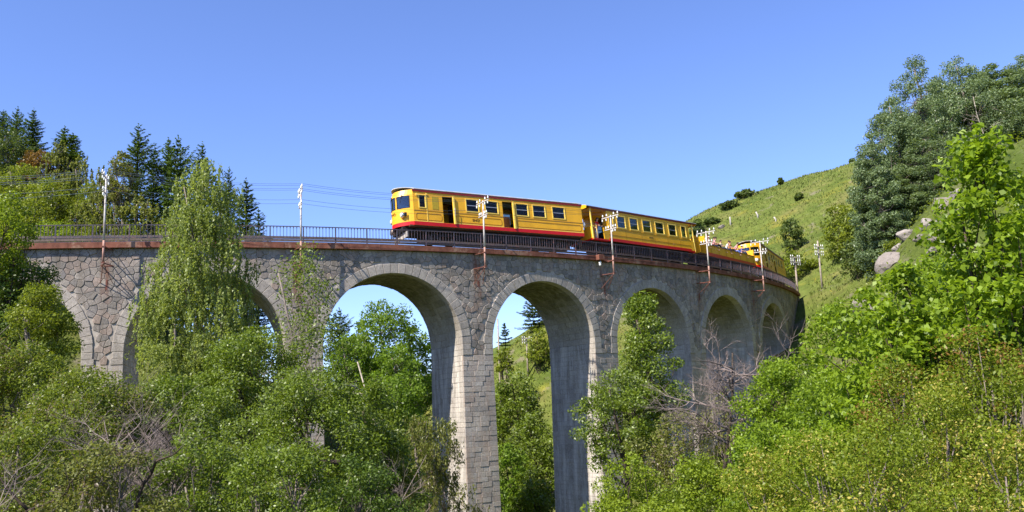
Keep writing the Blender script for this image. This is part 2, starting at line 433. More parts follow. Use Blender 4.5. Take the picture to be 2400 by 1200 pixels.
# --- mortar core (recessed 5 cm behind the faces of the stones)
core = MB(); rc = 0.022
def quadP(a, b, c, d): core.add([P(*a), P(*b), P(*c), P(*d)], [(0, 1, 2, 3)])
nW = DECK_W
def zbot(s):
    for sc, r in ARCH:
        if abs(s - sc) < r: return ZC + math.sqrt(max(0, (r + rc) ** 2 - (s - sc) ** 2))
    return ZC
ss = list(np.arange(S_A, S_B + .01, .35))
for sc, r in ARCH:
    ss += [sc - r, sc + r] + [sc - r * math.cos(a) for a in np.linspace(.02, PI - .02, 40)]
ss = sorted(set(round(x, 4) for x in ss))
def wallbot(s):
    if s < PIERS[0] - 1.1: return min(-1, ground_dz(s) - 1.5)
    if s > PIERS[-1] + 1.1: return min(-1, ground_dz(s) - 1.5)
    return zbot(s)
for a, b in zip(ss[:-1], ss[1:]):
    if b - a < 1e-4: continue
    m_ = (a + b) / 2
    e = 1e-4
    za, zb = wallbot(a + e), wallbot(b - e)
    quadP((a, rc, za), (b, rc, zb), (b, rc, -.33), (a, rc, -.33))
    quadP((b, nW - rc, zb), (a, nW - rc, za), (a, nW - rc, -.33), (b, nW - rc, -.33))
    quadP((a, rc, -.33), (b, rc, -.33), (b, nW - rc, -.33), (a, nW - rc, -.33))
    if any(abs(m_ - sc) < r for sc, r in ARCH):
        quadP((a, nW - rc, za), (b, nW - rc, zb), (b, rc, zb), (a, rc, za))
for sp_ in PIERS:
    zg = ground_dz(sp_) - 3
    lv = [ZC, ZS] + list(np.linspace(ZS, min(zg, ZS - 1), 5))[1:]
    for za, zb in zip(lv[1:], lv[:-1]):
        qa, qb = pier_half(za) - rc, pier_half(zb) - rc; fa, fb = pier_front(za) + rc, pier_front(zb) + rc
        quadP((sp_ - qa, fa, za), (sp_ + qa, fa, za), (sp_ + qb, fb, zb), (sp_ - qb, fb, zb))
        quadP((sp_ + qa, nW - fa, za), (sp_ - qa, nW - fa, za), (sp_ - qb, nW - fb, zb), (sp_ + qb, nW - fb, zb))
        quadP((sp_ + qa, fa, za), (sp_ + qa, nW - fa, za), (sp_ + qb, nW - fb, zb), (sp_ + qb, fb, zb))
        quadP((sp_ - qa, nW - fa, za), (sp_ - qa, fa, za), (sp_ - qb, fb, zb), (sp_ - qb, nW - fb, zb))
core.build('masonry_core', M['mortar'], vroot, centre=True)

flat0 = facefront(lambda v: 0.0)
# --- voussoirs: every one a part
for sc, r in ARCH:
    nv = 31
    for i in range(nv):
        a0, a1 = PI * i / nv, PI * (i + 1) / nv; g = .010 / r
        th = VT + random.uniform(-.03, .04)
        ro = r + th
        poly = [(sc - r * math.cos(a0 + g), ZC + r * math.sin(a0 + g)), (sc - r * math.cos(a1 - g), ZC + r * math.sin(a1 - g)),
                (sc - ro * math.cos(a1 - g), ZC + ro * math.sin(a1 - g)), (sc - ro * math.cos(a0 + g), ZC + ro * math.sin(a0 + g))][::-1]
        mb = MB(); block(flat0, poly, .55, .045 + random.uniform(-.012, .012), .022, mb)
        mb.build('voussoir', M['voussoir'], vroot, centre=True)
    for sg in (-1, 1):                       # the short upright legs of the ring
        for k in range(2):
            z1 = ZC - .37 * k - .008; z0 = ZC - .37 * (k + 1) + .008; th = VT + (.06 if k else -.03)
            u0, u1 = sorted((sc + sg * r, sc + sg * (r + th)))
            mb = MB(); block(flat0, [(u0, z0), (u1, z0), (u1, z1), (u0, z1)], .55, .045, .022, mb)
            mb.build('voussoir', M['voussoir'], vroot, centre=True)

# --- rubble: polygonal field stones from a Voronoi diagram of the spandrels
def clip(poly, m, nrm):
    o = []
    for i in range(len(poly)):
        a, b = poly[i], poly[(i + 1) % len(poly)]
        da = (a[0] - m[0]) * nrm[0] + (a[1] - m[1]) * nrm[1]; db = (b[0] - m[0]) * nrm[0] + (b[1] - m[1]) * nrm[1]
        if da <= 0: o.append(a)
        if (da < 0) != (db < 0) and abs(da - db) > 1e-9:
            t = da / (da - db); o.append((a[0] + (b[0] - a[0]) * t, a[1] + (b[1] - a[1]) * t))
    return o
sx, sz = .42, .36
cells = {}
rr = random.Random(3)
ni, nj = int((S_B - S_A) / sx), int(13.5 / sz)
for i in range(ni):
    for j in range(nj):
        cells[i, j] = (S_A + (i + .5 + (.5 if j % 2 else 0) + rr.uniform(-.43, .43)) * sx, -.36 - (j + .5 + rr.uniform(-.43, .43)) * sz)
rub = []
def ring_d(s, z):
    best = 9, None
    for sc, r in ARCH:
        if z >= ZC: d = math.hypot(s - sc, z - ZC) - (r + VT + .05)
        else: d = abs(s - sc) - (r + VT + .05)
        if d < best[0]: best = (d, (sc, r))
    return best
for (i, j), (s_, z_) in cells.items():
    inside = PIERS[0] - 1.2 < s_ < PIERS[-1] + 1.2
    if inside and z_ < ZS + .12: continue
    if not inside and z_ < wallbot(s_) + .2: continue
    d, ar = ring_d(s_, z_)
    if inside and d < .05: continue
    poly = [(s_ - .6, z_ - .6), (s_ + .6, z_ - .6), (s_ + .6, z_ + .6), (s_ - .6, z_ + .6)]
    for di in (-2, -1, 0, 1, 2):
        for dj in (-2, -1, 0, 1, 2):
            q = cells.get((i + di, j + dj))
            if q and (di or dj):
                poly = clip(poly, ((s_ + q[0]) / 2, (z_ + q[1]) / 2), (q[0] - s_, q[1] - z_))
    poly = clip(poly, (0, -.35), (0, 1))
    if inside:
        poly = clip(poly, (0, ZS + .01), (0, -1))
        for sc, r in ARCH:
            if abs(s_ - sc) > r + 1.6: continue
            if z_ >= ZC:
                v = Vector((s_ - sc, z_ - ZC)); ro = r + VT + .035; u = v.normalized()
                poly = clip(poly, (sc + u.x * ro, ZC + u.y * ro), (-u.x, -u.y))
            else:
                sg = 1 if s_ > sc else -1; poly = clip(poly, (sc + sg * (r + VT + .03), 0), (-sg, 0))
    if len(poly) < 3: continue
    c = np.mean(np.array(poly), 0)
    poly = [tuple(c + (np.array(p) - c) * (1 - .013 / max(.05, np.linalg.norm(np.array(p) - c)))) for p in poly]
    # drop tiny edges
    pp = []
    for p in poly:
        if not pp or math.hypot(p[0] - pp[-1][0], p[1] - pp[-1][1]) > .05: pp.append(p)
    if len(pp) < 3: continue
    A = .5 * abs(sum(pp[k][0] * pp[(k + 1) % len(pp)][1] - pp[(k + 1) % len(pp)][0] * pp[k][1] for k in range(len(pp))))
    if A < .012: continue
    rub.append((pp, A, s_))
vis = sorted([q for q in rub if (-3 < q[2] < 3.2 or 8.6 < q[2] < 30) and q[1] > .05], key=lambda q: q[2])
chosen = set(id(q) for q in (sorted(vis, key=lambda q: -q[1] / (50 + q[2] * .45) ** 2)[:300]))
rest = MB()
for q in rub:
    pr = .018 + random.uniform(-.016, .028)
    if id(q) in chosen:
        mb = MB(); block(flat0, q[0], .12, pr, .022, mb); mb.build('rubble_stone', M['rubble'], vroot, centre=True)
    else: block(flat0, q[0], .12, pr, .022, rest)
tag(rest.build('rubble_stonework', M['rubble'], vroot, centre=True), kind='stuff')

# --- coursed ashlar of the piers (front faces and flanks) and of the arch barrels
ash = MB(); flank = MB(); nind = 0
order = {22.65: 0, 11.25: 1, 0.0: 2, 33.55: 3}
for sp_ in sorted(PIERS, key=lambda s: order.get(s, 9)):
    zg = max(ground_dz(sp_, 0) - .6, -22)
    z = ZS - .01
    while z > zg:
        hc = random.uniform(.29, .37); z0 = z - hc
        fm = facefront(pier_front)
        q0 = pier_half(z0)
        u = sp_ - q0; e = sp_ + q0
        ws = []
        left = 2 * q0
        while left > .95:
            w = random.uniform(.42, .82); ws.append(w); left -= w
        ws.append(left); random.shuffle(ws)
        for w in ws:
            pl = [(u + .008, z0 + .008), (u + w - .008, z0 + .008), (u + w - .008, z - .008), (u + .008, z - .008)]
            pr = random.uniform(.0, .03)
            if nind < 300 and sp_ in order:
                mb = MB(); block(fm, pl, .16, pr, .014, mb); mb.build('ashlar_block', M['ashlar'], vroot, centre=True); nind += 1
            else: block(fm, pl, .16, pr, .014, ash)
            u += w
        for sg in (-1, 1):
            n0 = .0 + pier_front(z0) + .17; n1 = nW - n0
            u = n0
            k = 0
            while u < n1 - .05:
                w = min(random.uniform(.5, 1.0), n1 - u)
                if n1 - u - w < .25: w = n1 - u
                fn = (lambda a, v, o, sg=sg, sp_=sp_: P(sp_ + sg * (pier_half(v) + o), a, v))
                pl = [(u + .008, z0 + .008), (u + w - .008, z0 + .008), (u + w - .008, z - .008), (u + .008, z - .008)]
                block(fn, pl if sg > 0 else pl[::-1], .06, random.uniform(-.015, .02), .012, flank)
                u += w
        z = z0
tag(ash.build('ashlar_masonry', M['ashlar'], vroot, centre=True), kind='stuff')
bar_ = MB()
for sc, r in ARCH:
    nv = 31
    for i in range(-2, nv + 2):
        u = .56 if i < 0 or i >= nv else .56
        if 0 <= i < nv: a0, a1 = PI * i / nv, PI * (i + 1) / nv
        while u < nW - .05:
            w = min(random.uniform(.45, .95), nW - u)
            if nW - u - w < .25: w = nW - u
            if 0 <= i < nv:
                fn = (lambda n_, a, o, sc=sc, r=r: P(sc - (r - o) * math.cos(a), n_, ZC + (r - o) * math.sin(a)))
                g = .008 / r
                pl = [(u + .008, a0 + g), (u + w - .008, a0 + g), (u + w - .008, a1 - g), (u + .008, a1 - g)]
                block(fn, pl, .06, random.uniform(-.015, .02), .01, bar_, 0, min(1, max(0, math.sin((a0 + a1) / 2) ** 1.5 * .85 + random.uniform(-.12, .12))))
            else:
                k = (-1 - i) if i < 0 else (i - nv); sg = -1 if i < 0 else 1
                z1 = ZC - .37 * k - .008; z0 = ZC - .37 * (k + 1) + .008
                fn = (lambda n_, v, o, sc=sc, r=r, sg=sg: P(sc + sg * (r - o), n_, v))
                pl = [(u + .008, z0), (u + w - .008, z0), (u + w - .008, z1), (u + .008, z1)]
                block(fn, pl, .06, random.uniform(-.015, .02), .012, flank)
            u += w
tag(flank.build('flank_stonework', M['sidestone'], vroot, centre=True), kind='stuff')
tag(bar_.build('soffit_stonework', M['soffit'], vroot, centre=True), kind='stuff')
# --- end wall of the inner side stays mortar; coping: riveted rusty beam in lengths
s_ = S_A
while s_ < S_B - .1:
    w = 2.0
    for (na, nb) in ((-.27, .35), (nW - .35, nW + .27)):
        mb = MB(); v = []
        k = 3
        prof = [(na, -.33), (nb, -.33), (nb, 0), (na, 0)] if na < 1 else [(na, -.33), (nb, -.33), (nb, 0), (na, 0)]
        a, b = s_ + .006, s_ + w - .006
        js = random.uniform(-.008, .008)
        pr = [(na + .03, -.33), (nb, -.33), (nb, 0), (na + .02, 0), (na, -.03), (na, -.06), (na + .025, -.07), (na + .025, -.27), (na, -.28), (na, -.32)]
        if na > 1: pr = [(nW - p[0], p[1]) for p in pr]
        for q in range(k + 1):
            sx_ = a + (b - a) * q / k
            v += [P(sx_, p[0] + js, p[1] + (js if p[1] > -.2 else 0)) for p in pr]
        m = len(pr); f = []
        for q in range(k):
            for i in range(m):
                j = (i + 1) % m; f.append((q * m + i, (q + 1) * m + i, (q + 1) * m + j, q * m + j))
        f.append(tuple(range(m))); f.append(tuple(k * m + i for i in range(m))[::-1])
        mb.add(v, f); mb.build('coping_segment', M['coping'], vroot, centre=True)
    s_ += w
# rust streak plates are stains: modelled in the stone material; drain pipe below each bracket
# ------------------------------------------------------------------ track
tr = MB()
for a in np.arange(S_A - 60, S_B + 30, 1.0):
    for (p, q) in (((.36, -.02), (1.4, .05)), ((1.4, .05), (1.85, .36)), ((1.85, .36), (3.05, .36)), ((3.05, .36), (3.6, .05)), ((3.6, .05), (nW - .36, -.02))):
        tr.add([P(a, *p), P(a + 1, *p), P(a + 1, *q), P(a, *q)], [(0, 1, 2, 3)])
tag(tr.build('ballast_bed', M['ballast'], None, centre=True), kind='structure')
CANT = 0.09; NC = 2.45; ZR = 0.60
def rail(n, z, name):
    mb = MB(); pr = [(-.035, 0), (.035, 0), (.035, .13), (-.035, .13)]; v = []; f = []
    S_ = np.arange(S_A - 40, S_B + 26, 1.0)
    for a in S_: v += [P(a, n + p[0], z - .13 + p[1]) for p in pr]
    for q in range(len(S_) - 1):
        for i in range(4): j = (i + 1) % 4; f.append((q * 4 + i, (q + 1) * 4 + i, (q + 1) * 4 + j, q * 4 + j))
    mb.add(v, f); return tag(mb.build(name, M['steel'], None, centre=True), kind='structure')
rail(NC - .52, ZR + .045, 'rail'); rail(NC + .52, ZR - .045, 'rail'); rail(NC - 1.1, ZR + .12, 'third_rail')

# ------------------------------------------------------------------ railings
def railing(n, s0, s1, label, indiv):
    root = empty('iron_railing', P((s0 + s1) / 2, n, 0), 0, label, 'railing')
    for z, hh, nm in ((1.06, .05, 'top_rail'), (.30, .05, 'bottom_rail')):
        mb = MB(); v = []; f = []; S_ = np.arange(s0, s1 + .01, .6)
        for a in S_: v += [P(a, n - .03, z), P(a, n + .03, z), P(a, n + .03, z + hh), P(a, n - .03, z + hh)]
        for q in range(len(S_) - 1):
            for i in range(4): j = (i + 1) % 4; f.append((q * 4 + i, (q + 1) * 4 + i, (q + 1) * 4 + j, q * 4 + j))
        mb.add(v, f); mb.build(nm, M['railpaint'], root, centre=True)
    pm = MB(); pm.box((-.035, -.035, 0), (.035, .035, 1.10), bev=.006); pme = pm.mesh('post', M['railpaint'])
    bm = MB(); bm.box((-.014, -.014, .34), (.014, .014, 1.02)); bm.lathe([(.032, .98), (.032, 1.03), (.012, 1.06)], 6)
    bme = bm.mesh('baluster', M['railpaint'])
    more = MB(); k = 0; S_ = list(np.arange(s0 + .2, s1, .2)); npost = 0
    vis = sorted(range(len(S_)), key=lambda i: abs(S_[i] - 18))
    keep = set(vis[:300]) if indiv else set()
    for i, a in enumerate(S_):
        p = P(a, n, 0); h = head(a)
        if i % 10 == 5:
            link('post', pme, root, p - root.location, (0, 0, h)); continue
        if i in keep: link('baluster', bme, root, p - root.location, (0, 0, h))
        else:
            c, s2 = math.cos(h), math.sin(h); e = .014
            v = [(p.x + c * x - s2 * y, p.y + s2 * x + c * y, p.z + z) for z in (.34, 1.05) for x, y in ((-e, -e), (e, -e), (e, e), (-e, e))]
            more.add(v, [(0, 1, 5, 4), (1, 2, 6, 5), (2, 3, 7, 6), (3, 0, 4, 7)])
    if more.n: tag(more.build('balusters', M['railpaint'], root, centre=True), kind='stuff')
    return root
railing(.08, -14, S_B - .5, 'dark iron railing along the near edge of the viaduct, in front of the train', True)
railing(nW - .08, -14, S_B - .5, 'dark iron railing along the far edge of the viaduct, behind the train', False)

# ------------------------------------------------------------------ telegraph poles on the piers
def insulator_mesh(up):
    mb = MB(); g = 1 if up else -1
    mb.lathe([(.012, 0), (.012, .07 * g), (.055, .075 * g), (.06, .13 * g), (.035, .16 * g), (.05, .19 * g), (.03, .24 * g), (.008, .25 * g)] if up else
             [(.008, -.22), (.035, -.20), (.055, -.15), (.035, -.12), (.058, -.08), (.05, -.05), (.012, -.045), (.012, 0)], 8)
    return mb.mesh('insulator', M['porcelain'])
IN_UP, IN_DN = insulator_mesh(True), insulator_mesh(False)
POLE_NAMES = {}
def pole(s0, top, label, lean=0.0, arms=((0, 1), (.92, .7)), second_insul=(1, 1)):
    # local frame: x along the track, y = inward (towards the wall), z up; origin at the foot (dz=-1.4)
    root = empty('telegraph_pole', P(s0, -1.1, -1.42), head(s0), label, 'telegraph pole', 'white telegraph poles bracketed to the viaduct')
    Ht = top + 1.42
    lx = lean * Ht
    mb = MB(); mb.tube([(0, 0, 1.35), (lx * .5, 0, Ht * .55), (lx, 0, Ht)], [.062, .058, .048], 8); mast = mb.build('mast', M['mast'], root)
    mb = MB(); mb.tube([(0, 0, -.02), (0, 0, 1.35)], [.068, .064], 8); mb.lathe([(.09, -.05), (.09, 0), (.07, .01)], 8); mb.build('mast_foot', M['mastfoot'], root)
    for z in (.05, 1.0):       # two level bracket frames to the wall
        mb = MB()
        for sx_ in (-.32, .32):
            mb.tube([(0, 0, z), (sx_, 1.16, z)], [.032, .032], 4)
        mb.tube([(-.36, 1.10, z), (.36, 1.10, z)], [.035, .035], 4)
        mb.box((-.09, -.09, z - .03), (.09, .12, z + .03))
        mb.build('bracket', M['bracket'], root)
    for sx_ in (-.34, .34):    # raking struts down to the wall
        mb = MB(); mb.tube([(0, .02, .02), (sx_, 1.12, -1.0)], [.022, .022], 4); mb.build('strut', M['bracket'], root)
    mb = MB(); mb.box((-.05, 1.06, -1.35), (.05, 1.10, -.75)); mb.build('wall_plate', M['bracket'], root)
    for dz, w in arms:
        z = Ht - .12 - dz; xx = lx * z / Ht
        mb = MB(); mb.box((xx - .07, -.88 * w, z - .035), (xx + .0, .88 * w, z + .035), bev=.008); ca = mb.build('crossarm', M['mast'], root)
        for y in ((-.78, -.38, .38, .78) if w > .8 else (-.5, -.25, .25, .5)):
            link('insulator', IN_UP, ca, (xx - .035, y, z + .035))
            if w > .8 or y < 0: link('insulator', IN_DN, ca, (xx - .035, y + .06, z - .035))
    return root
POLES = [(.08, 3.75, 'telegraph pole above the leftmost pier, against the wooded hillside'),
         (10.9, 3.15, 'telegraph pole standing alone against the sky left of the train'),
         (22.85, 3.1, 'telegraph pole in front of the leading motor coach, above the tallest bare pier'),
         (33.7, 2.95, 'telegraph pole in front of the open platform of the closed trailer'),
         (45.15, 2.85, 'telegraph pole at the front end of the open passenger wagon'),
         (55.1, 3.15, 'telegraph pole beside the cab of the rear motor coach')]
for s0, top, lb in POLES: pole(s0, top, lb, lean=0.0)
# wires strung from pole to pole
sup = [-40, -22, -10.9] + [p[0] for p in POLES] + [66.5, 76.5]
for k, (y, dz) in enumerate(((-.78, .05), (-.38, .05), (.38, .05), (.78, .05), (-.5, -.87), (.5, -.87))):
    mb = MB()
    tops = [3.3, 3.3, 3.5] + [p[1] for p in POLES] + [3.2, 3.2]
    for a, b, ta, tb in zip(sup[:-1], sup[1:], tops[:-1], tops[1:]):
        A, B = P(a, -1.1 + y, ta + dz + .12), P(b, -1.1 + y, tb + dz + .12)
        pts = []
        for q in range(9):
            u = q / 8; p = A.lerp(B, u); p.z -= .28 * 4 * u * (1 - u); pts.append(p)
        mb.tube(pts, .009, 3, cap=False)
    tag(mb.build('telegraph_wire', M['wire'], None, centre=True), ('upper telegraph wire on the outermost insulators, farthest from the train', 'second upper telegraph wire from the valley side of the poles', 'third upper telegraph wire, just on the train side of the masts', 'upper telegraph wire nearest the train, on the innermost insulators', 'lower telegraph wire on the valley side of the poles', 'lower telegraph wire on the train side of the poles')[k], 'wire', 'telegraph wires along the viaduct')

# small refuge bracket with a white insulator on the coping
rf = empty('refuge_bracket', P(33.05, -.3, -.38), head(33.05), 'small rust orange box bracket on the coping with a white insulator hanging below', 'bracket')
mb = MB(); mb.box((-.26, -.32, .03), (.26, .06, .42), bev=.02); mb.build('box', M['coping'], rf)
mb = MB(); mb.lathe([(.02, 0), (.09, -.04), (.12, -.14), (.07, -.2), (.10, -.27), (.05, -.36), (.01, -.38)], 10); mb.build('insulator', M['porcelain'], rf, loc=(.0, -.1, -.02))

# ------------------------------------------------------------------ train
def place_car(root, s0, Lc):
    A, B = P(s0 + 2.8, NC, ZR), P(s0 + (Lc - 2.8) / .968, NC, ZR)
    d = (B - A).normalized()
    root.location = A - d * 2.8
    root.rotation_euler = (-CANT, -math.asin(d.z), math.atan2(d.y, d.x))
    return root

def side_wall(mb, ya, yb, x0, x1, z0, z1, ops, m=0):
    xs = sorted({x0, x1, *[o[0] for o in ops], *[o[1] for o in ops]})
    for a, b in zip(xs[:-1], xs[1:]):
        o = [q for q in ops if q[0] <= a + 1e-6 and q[1] >= b - 1e-6]
        if not o: mb.box((a, ya, z0), (b, yb, z1), m)
        else:
            if o[0][2] > z0 + .01: mb.box((a, ya, z0), (b, yb, o[0][2]), m)
            if o[0][3] < z1 - .01: mb.box((a, ya, o[0][3]), (b, yb, z1), m)

def window(root, x0, x1, z0, z1, y, sg, bar=True, wide=.06, drop=0.0):
    """frame proud of the side (sg=-1: camera side), pane and bar as its own children"""
    mb = MB(); ya, yb = sorted((y + sg * .002, y + sg * .028))
    w = wide
    mb.box((x0 - w, ya, z0 - w), (x0, yb, z1 + w)); mb.box((x1, ya, z0 - w), (x1 + w, yb, z1 + w))
    mb.box((x0, ya, z1), (x1, yb, z1 + w)); mb.box((x0, ya, z0 - w), (x1, yb + 0, z0))
    # reveal
    yc, yd = sorted((y + sg * .002, y - sg * .05))
    mb.box((x0, yc, z0), (x0 + .025, yd, z1)); mb.box((x1 - .025, yc, z0), (x1, yd, z1)); 
    fr = mb.build('window', M['cream'], root)
    mb = MB(); yp = y - sg * .03; zt = z1 - drop
    mb.box((x0 + .025, yp - .004, z0), (x1 - .025, yp + .004, zt)); mb.build('pane', M['glass'], fr)
    if bar:
        zm = (z0 + z1) / 2
        mb = MB(); yb2 = sorted((yp + sg * .006, yp + sg * .026)); mb.box((x0 + .025, yb2[0], zm - .022), (x1 - .025, yb2[1], zm + .022)); mb.build('bar', M['bar'], fr)
    return fr

def bead(root, x0, x1, z0, z1, y, sg, r=.14, w=.03, openl=False):
    """rounded moulding on the side panel"""
    pts = []
    for cx, cz, a0 in ((x1 - r, z1 - r, 0), (x0 + r, z1 - r, PI / 2), (x0 + r, z0 + r, PI), (x1 - r, z0 + r, 1.5 * PI)):
        for k in range(5):
            a = a0 + PI / 2 * k / 4; pts.append((cx, cz, math.cos(a), math.sin(a)))
    n = len(pts); v = []; ya, yb = y + sg * .002, y + sg * .014
    for cx, cz, c, s in pts:
        for rr_, yy in ((r, ya), (r, yb), (r - w, yb), (r - w, ya)): v.append((cx + c * rr_, yy, cz + s * rr_))
    f = []
    for i in range(n):
        j = (i + 1) % n
        for k in range(4): f.append((i * 4 + k, j * 4 + k, j * 4 + (k + 1) % 4, i * 4 + (k + 1) % 4))
    mb = MB(); mb.add(v, f); return mb.build('panel_moulding', M['bead'], root)

def strip(root, name, x0, x1, z0, z1, y, sg, mat, pr=.014):
    mb = MB(); ya, yb = sorted((y + sg * .001, y + sg * pr)); mb.box((x0, ya, z0), (x1, yb, z1)); return mb.build(name, mat, root)

def bogie(root, x):
    mb = MB()
    for y in (-.72, .72):
        mb.box((x - 1.15, y - .05, .42), (x + 1.15, y + .05, .58)); mb.box((x - .95, y - .1, .22), (x - .65, y + .1, .46)); mb.box((x + .65, y - .1, .22), (x + .95, y + .1, .46))
    mb.box((x - .2, -.8, .5), (x + .2, .8, .85))
    b = mb.build('bogie', M['under'], root)
    for dx in (-.8, .8):
        for y in (-.52, .52):
            mb = MB(); sg = 1 if y > 0 else -1
            mb.lathe([(.40, -.03), (.40, .02), (.36, .05), (.30, .05), (.28, .02), (.1, .02), (.09, .06)] if sg > 0 else [(.09, -.06), (.1, -.02), (.28, -.02), (.30, -.05), (.36, -.05), (.40, -.02), (.40, .03)], 18, axis='y', c=(x + dx, y, .40)); mb.build('wheel', M['steel'], b)

def lettering(root, txt, size, loc, rot, mat, depth=.006):
    c = bpy.data.curves.new('lettering', 'FONT'); c.body = txt; c.size = size; c.extrude = depth; c.align_x = 'CENTER'; c.align_y = 'CENTER'; c.offset = size * .012
    o = bpy.data.objects.new('tmp', c); COL.objects.link(o)
    dg = bpy.context.evaluated_depsgraph_get(); me = bpy.data.meshes.new_from_object(o.evaluated_get(dg))
    bpy.data.objects.remove(o); me.materials.clear(); me.materials.append(mat)
    return link('lettering', me, root, loc, rot)

def roof_part(root, x0, x1, hw, zs, zc, front=None, mat=None):
    ny = 14; v = []; f = []
    xs = [x0] + list(np.linspace(max(x0, .0) + .3, x1, 8))
    for layer in (0, -.05):
        for i, x in enumerate(xs):
            for j in range(ny + 1):
                y = -hw + 2 * hw * j / ny
                z = zs + (zc - zs) * math.sqrt(max(0, 1 - (y / (hw * 1.06)) ** 2)) - (zc - zs) * .28
                xx = x if (i or front is None) else front(y)
                v.append((xx, y, z + layer))
    N = len(xs) * (ny + 1)
    for i in range(len(xs) - 1):
        for j in range(ny):
            a = i * (ny + 1) + j; q = (a, a + ny + 1, a + ny + 2, a + 1); f.append(q); f.append(tuple(N + k for k in q[::-1]))
    for i in range(len(xs) - 1):
        for j in (0, ny):
            a = i * (ny + 1) + j; f.append((a, a + ny + 1, N + a + ny + 1, N + a))
    for i in (0, len(xs) - 1):
        for j in range(ny):
            a = i * (ny + 1) + j; f.append((a, a + 1, N + a + 1, N + a))
    mb = MB(); mb.add(v, f); return mb.build('roof', mat or M['roof'], root)

HWID = 1.22
def motor_coach(label):
    Lc = 14.0
    root = empty('motor_coach', (0, 0, 0), 0, label, 'railcar', 'yellow motor coaches of the train')
    zt = 3.42
    ops = [(.46, .92, 2.28, 3.12), (2.22, 3.02, 1.27, 3.16), (4.08, 5.05, 2.26, 3.10), (5.62, 6.62, 2.26, 3.10), (7.02, 7.86, 1.27, 3.20),
           (8.16, 9.16, 2.26, 3.10), (9.62, 10.66, 2.26, 3.10), (11.34, 12.40, 2.26, 3.10)]
    mb = MB()
    side_wall(mb, -HWID, -HWID + .05, 0, Lc, 1.0, zt, ops)
    side_wall(mb, HWID - .05, HWID, 0, Lc, 1.0, zt, [o for o in ops if o[3] < 3.15])
    # rear end with a doorway
    mb.box((Lc - .05, -HWID + .05, 1.0), (Lc, -.4, zt)); mb.box((Lc - .05, .4, 1.0), (Lc, HWID - .05, zt)); mb.box((Lc - .05, -.4, 3.0), (Lc, .4, zt + .2))
    mb.build('body', M['yellow'], root)
    # bowed cab front
    def xf(y, z): return -1.0 * (1 - min(1, abs(y) / HWID) ** 2.0) + max(0, z - 3.05) * .34
    def curved(mb, ya, yb, za, zb, off=0.0, th=.05, n=6, m=0, nz=1):
        v = []
        for q in range(nz + 1):
            z = za + (zb - za) * q / nz
            for k in range(n + 1):
                y = ya + (yb - ya) * k / n; x = xf(y, z) - off; v += [(x, y, z), (x + th, y, z)]
        f = []; w = 2 * (n + 1)
        for q in range(nz):
            for k in range(n):
                a = q * w + 2 * k
                f += [(a, a + w, a + w + 2, a + 2), (a + 1, a + 3, a + w + 3, a + w + 1)]
            f += [(q * w, q * w + 1, q * w + w + 1, q * w + w), (q * w + w - 2, q * w + 2 * w - 2, q * w + 2 * w - 1, q * w + w - 1)]
        for k in range(n):
            a = 2 * k; f.append((a, a + 2, a + 3, a + 1)); a += nz * w; f.append((a, a + 1, a + 3, a + 2))
        mb.add(v, f, m, smooth=False)
    cuts = [(-1.10, -.46), (-.36, .36), (.46, 1.10)]; zw0, zw1 = 2.22, 3.10
    mb = MB()
    curved(mb, -HWID, HWID, 1.26, zw0, n=20); curved(mb, -HWID, HWID, zw1, zt + .1, n=20, nz=3)
    for a, b in ((-HWID, -1.10), (-.46, -.36), (.36, .46), (1.10, HWID)): curved(mb, a, b, zw0, zw1, n=2)
    mb.build('cab_front', M['cream'] if False else M['yellow'], root)
    for a, b in cuts:
        mb = MB(); e = .035; ow = dict(off=.012, th=.03)
        curved(mb, a, b, zw0, zw0 + e, **ow); curved(mb, a, b, zw1 - e, zw1, **ow); curved(mb, a, a + e, zw0 + e, zw1 - e, n=1, **ow); curved(mb, b - e, b, zw0 + e, zw1 - e, n=1, **ow)
        fr = mb.build('windscreen', M['under'], root)
        mb = MB(); curved(mb, a + e, b - e, zw0 + e, zw1 - e, off=-.02, th=.008); mb.build('pane', M['windscreen'], fr)
        ym = (a + b) / 2
        mb = MB(); mb.tube([(xf(ym, 3.1) - .04, ym, 3.13), (xf(ym + .1, 2.7) - .03, ym + .12, 2.62)], .009, 4); mb.box((xf(ym, 3.1) - .06, ym - .03, 3.10), (xf(ym, 3.1) - .005, ym + .03, 3.16)); mb.build('wiper', M['under'], root)
    mb = MB(); curved(mb, -.86, -.64, 2.27, 2.50, off=-.035, th=.006, n=2); mb.build('paper_notice', M['paper'], root)
    mb = MB(); curved(mb, -HWID, HWID, 1.0, 1.26, off=.015, n=20); mb.build('front_skirt', M['red'], root)
    for y in (-.82, .82):
        mb = MB(); x = xf(y, 1.7)
        mb.lathe([(.05, .12), (.15, .10), (.20, .0), (.21, -.10), (.185, -.14)], 16, axis='x', c=(x - .06, y, 1.74)); hl = mb.build('headlight', M['chrome'], root)
        mb = MB(); mb.lathe([(.17, 0), (.12, -.05), (.03, -.07)], 16, axis='x', c=(x - .195, y, 1.74)); mb.build('lens', M['lens'], hl)
        mb = MB(); mb.box((x - .07, y * 1.28 - .03, 1.62), (x + .10, y * 1.28 + .03, 1.88)); mb.build('grab_handle', M['under'], root)
    # nose plates, buffer beam, coupler, hoses
    lettering(root, 'SNCF', .24, (xf(-.1, 1.9) - .012, -.12, 1.92), (PI / 2, 0, -PI / 2 + .03), M['ink'])
    mb = MB(); mb.box((-.70, -.80, .62), (.1, .80, .96), bev=.03); mb.build('buffer_beam', M['under'], root)
    mb = MB(); mb.lathe([(.07, .3), (.07, -.1), (.22, -.14), (.24, -.20), (.05, -.24)], 14, axis='x', c=(-.98, 0, .74)); mb.build('coupler', M['steel'], root)
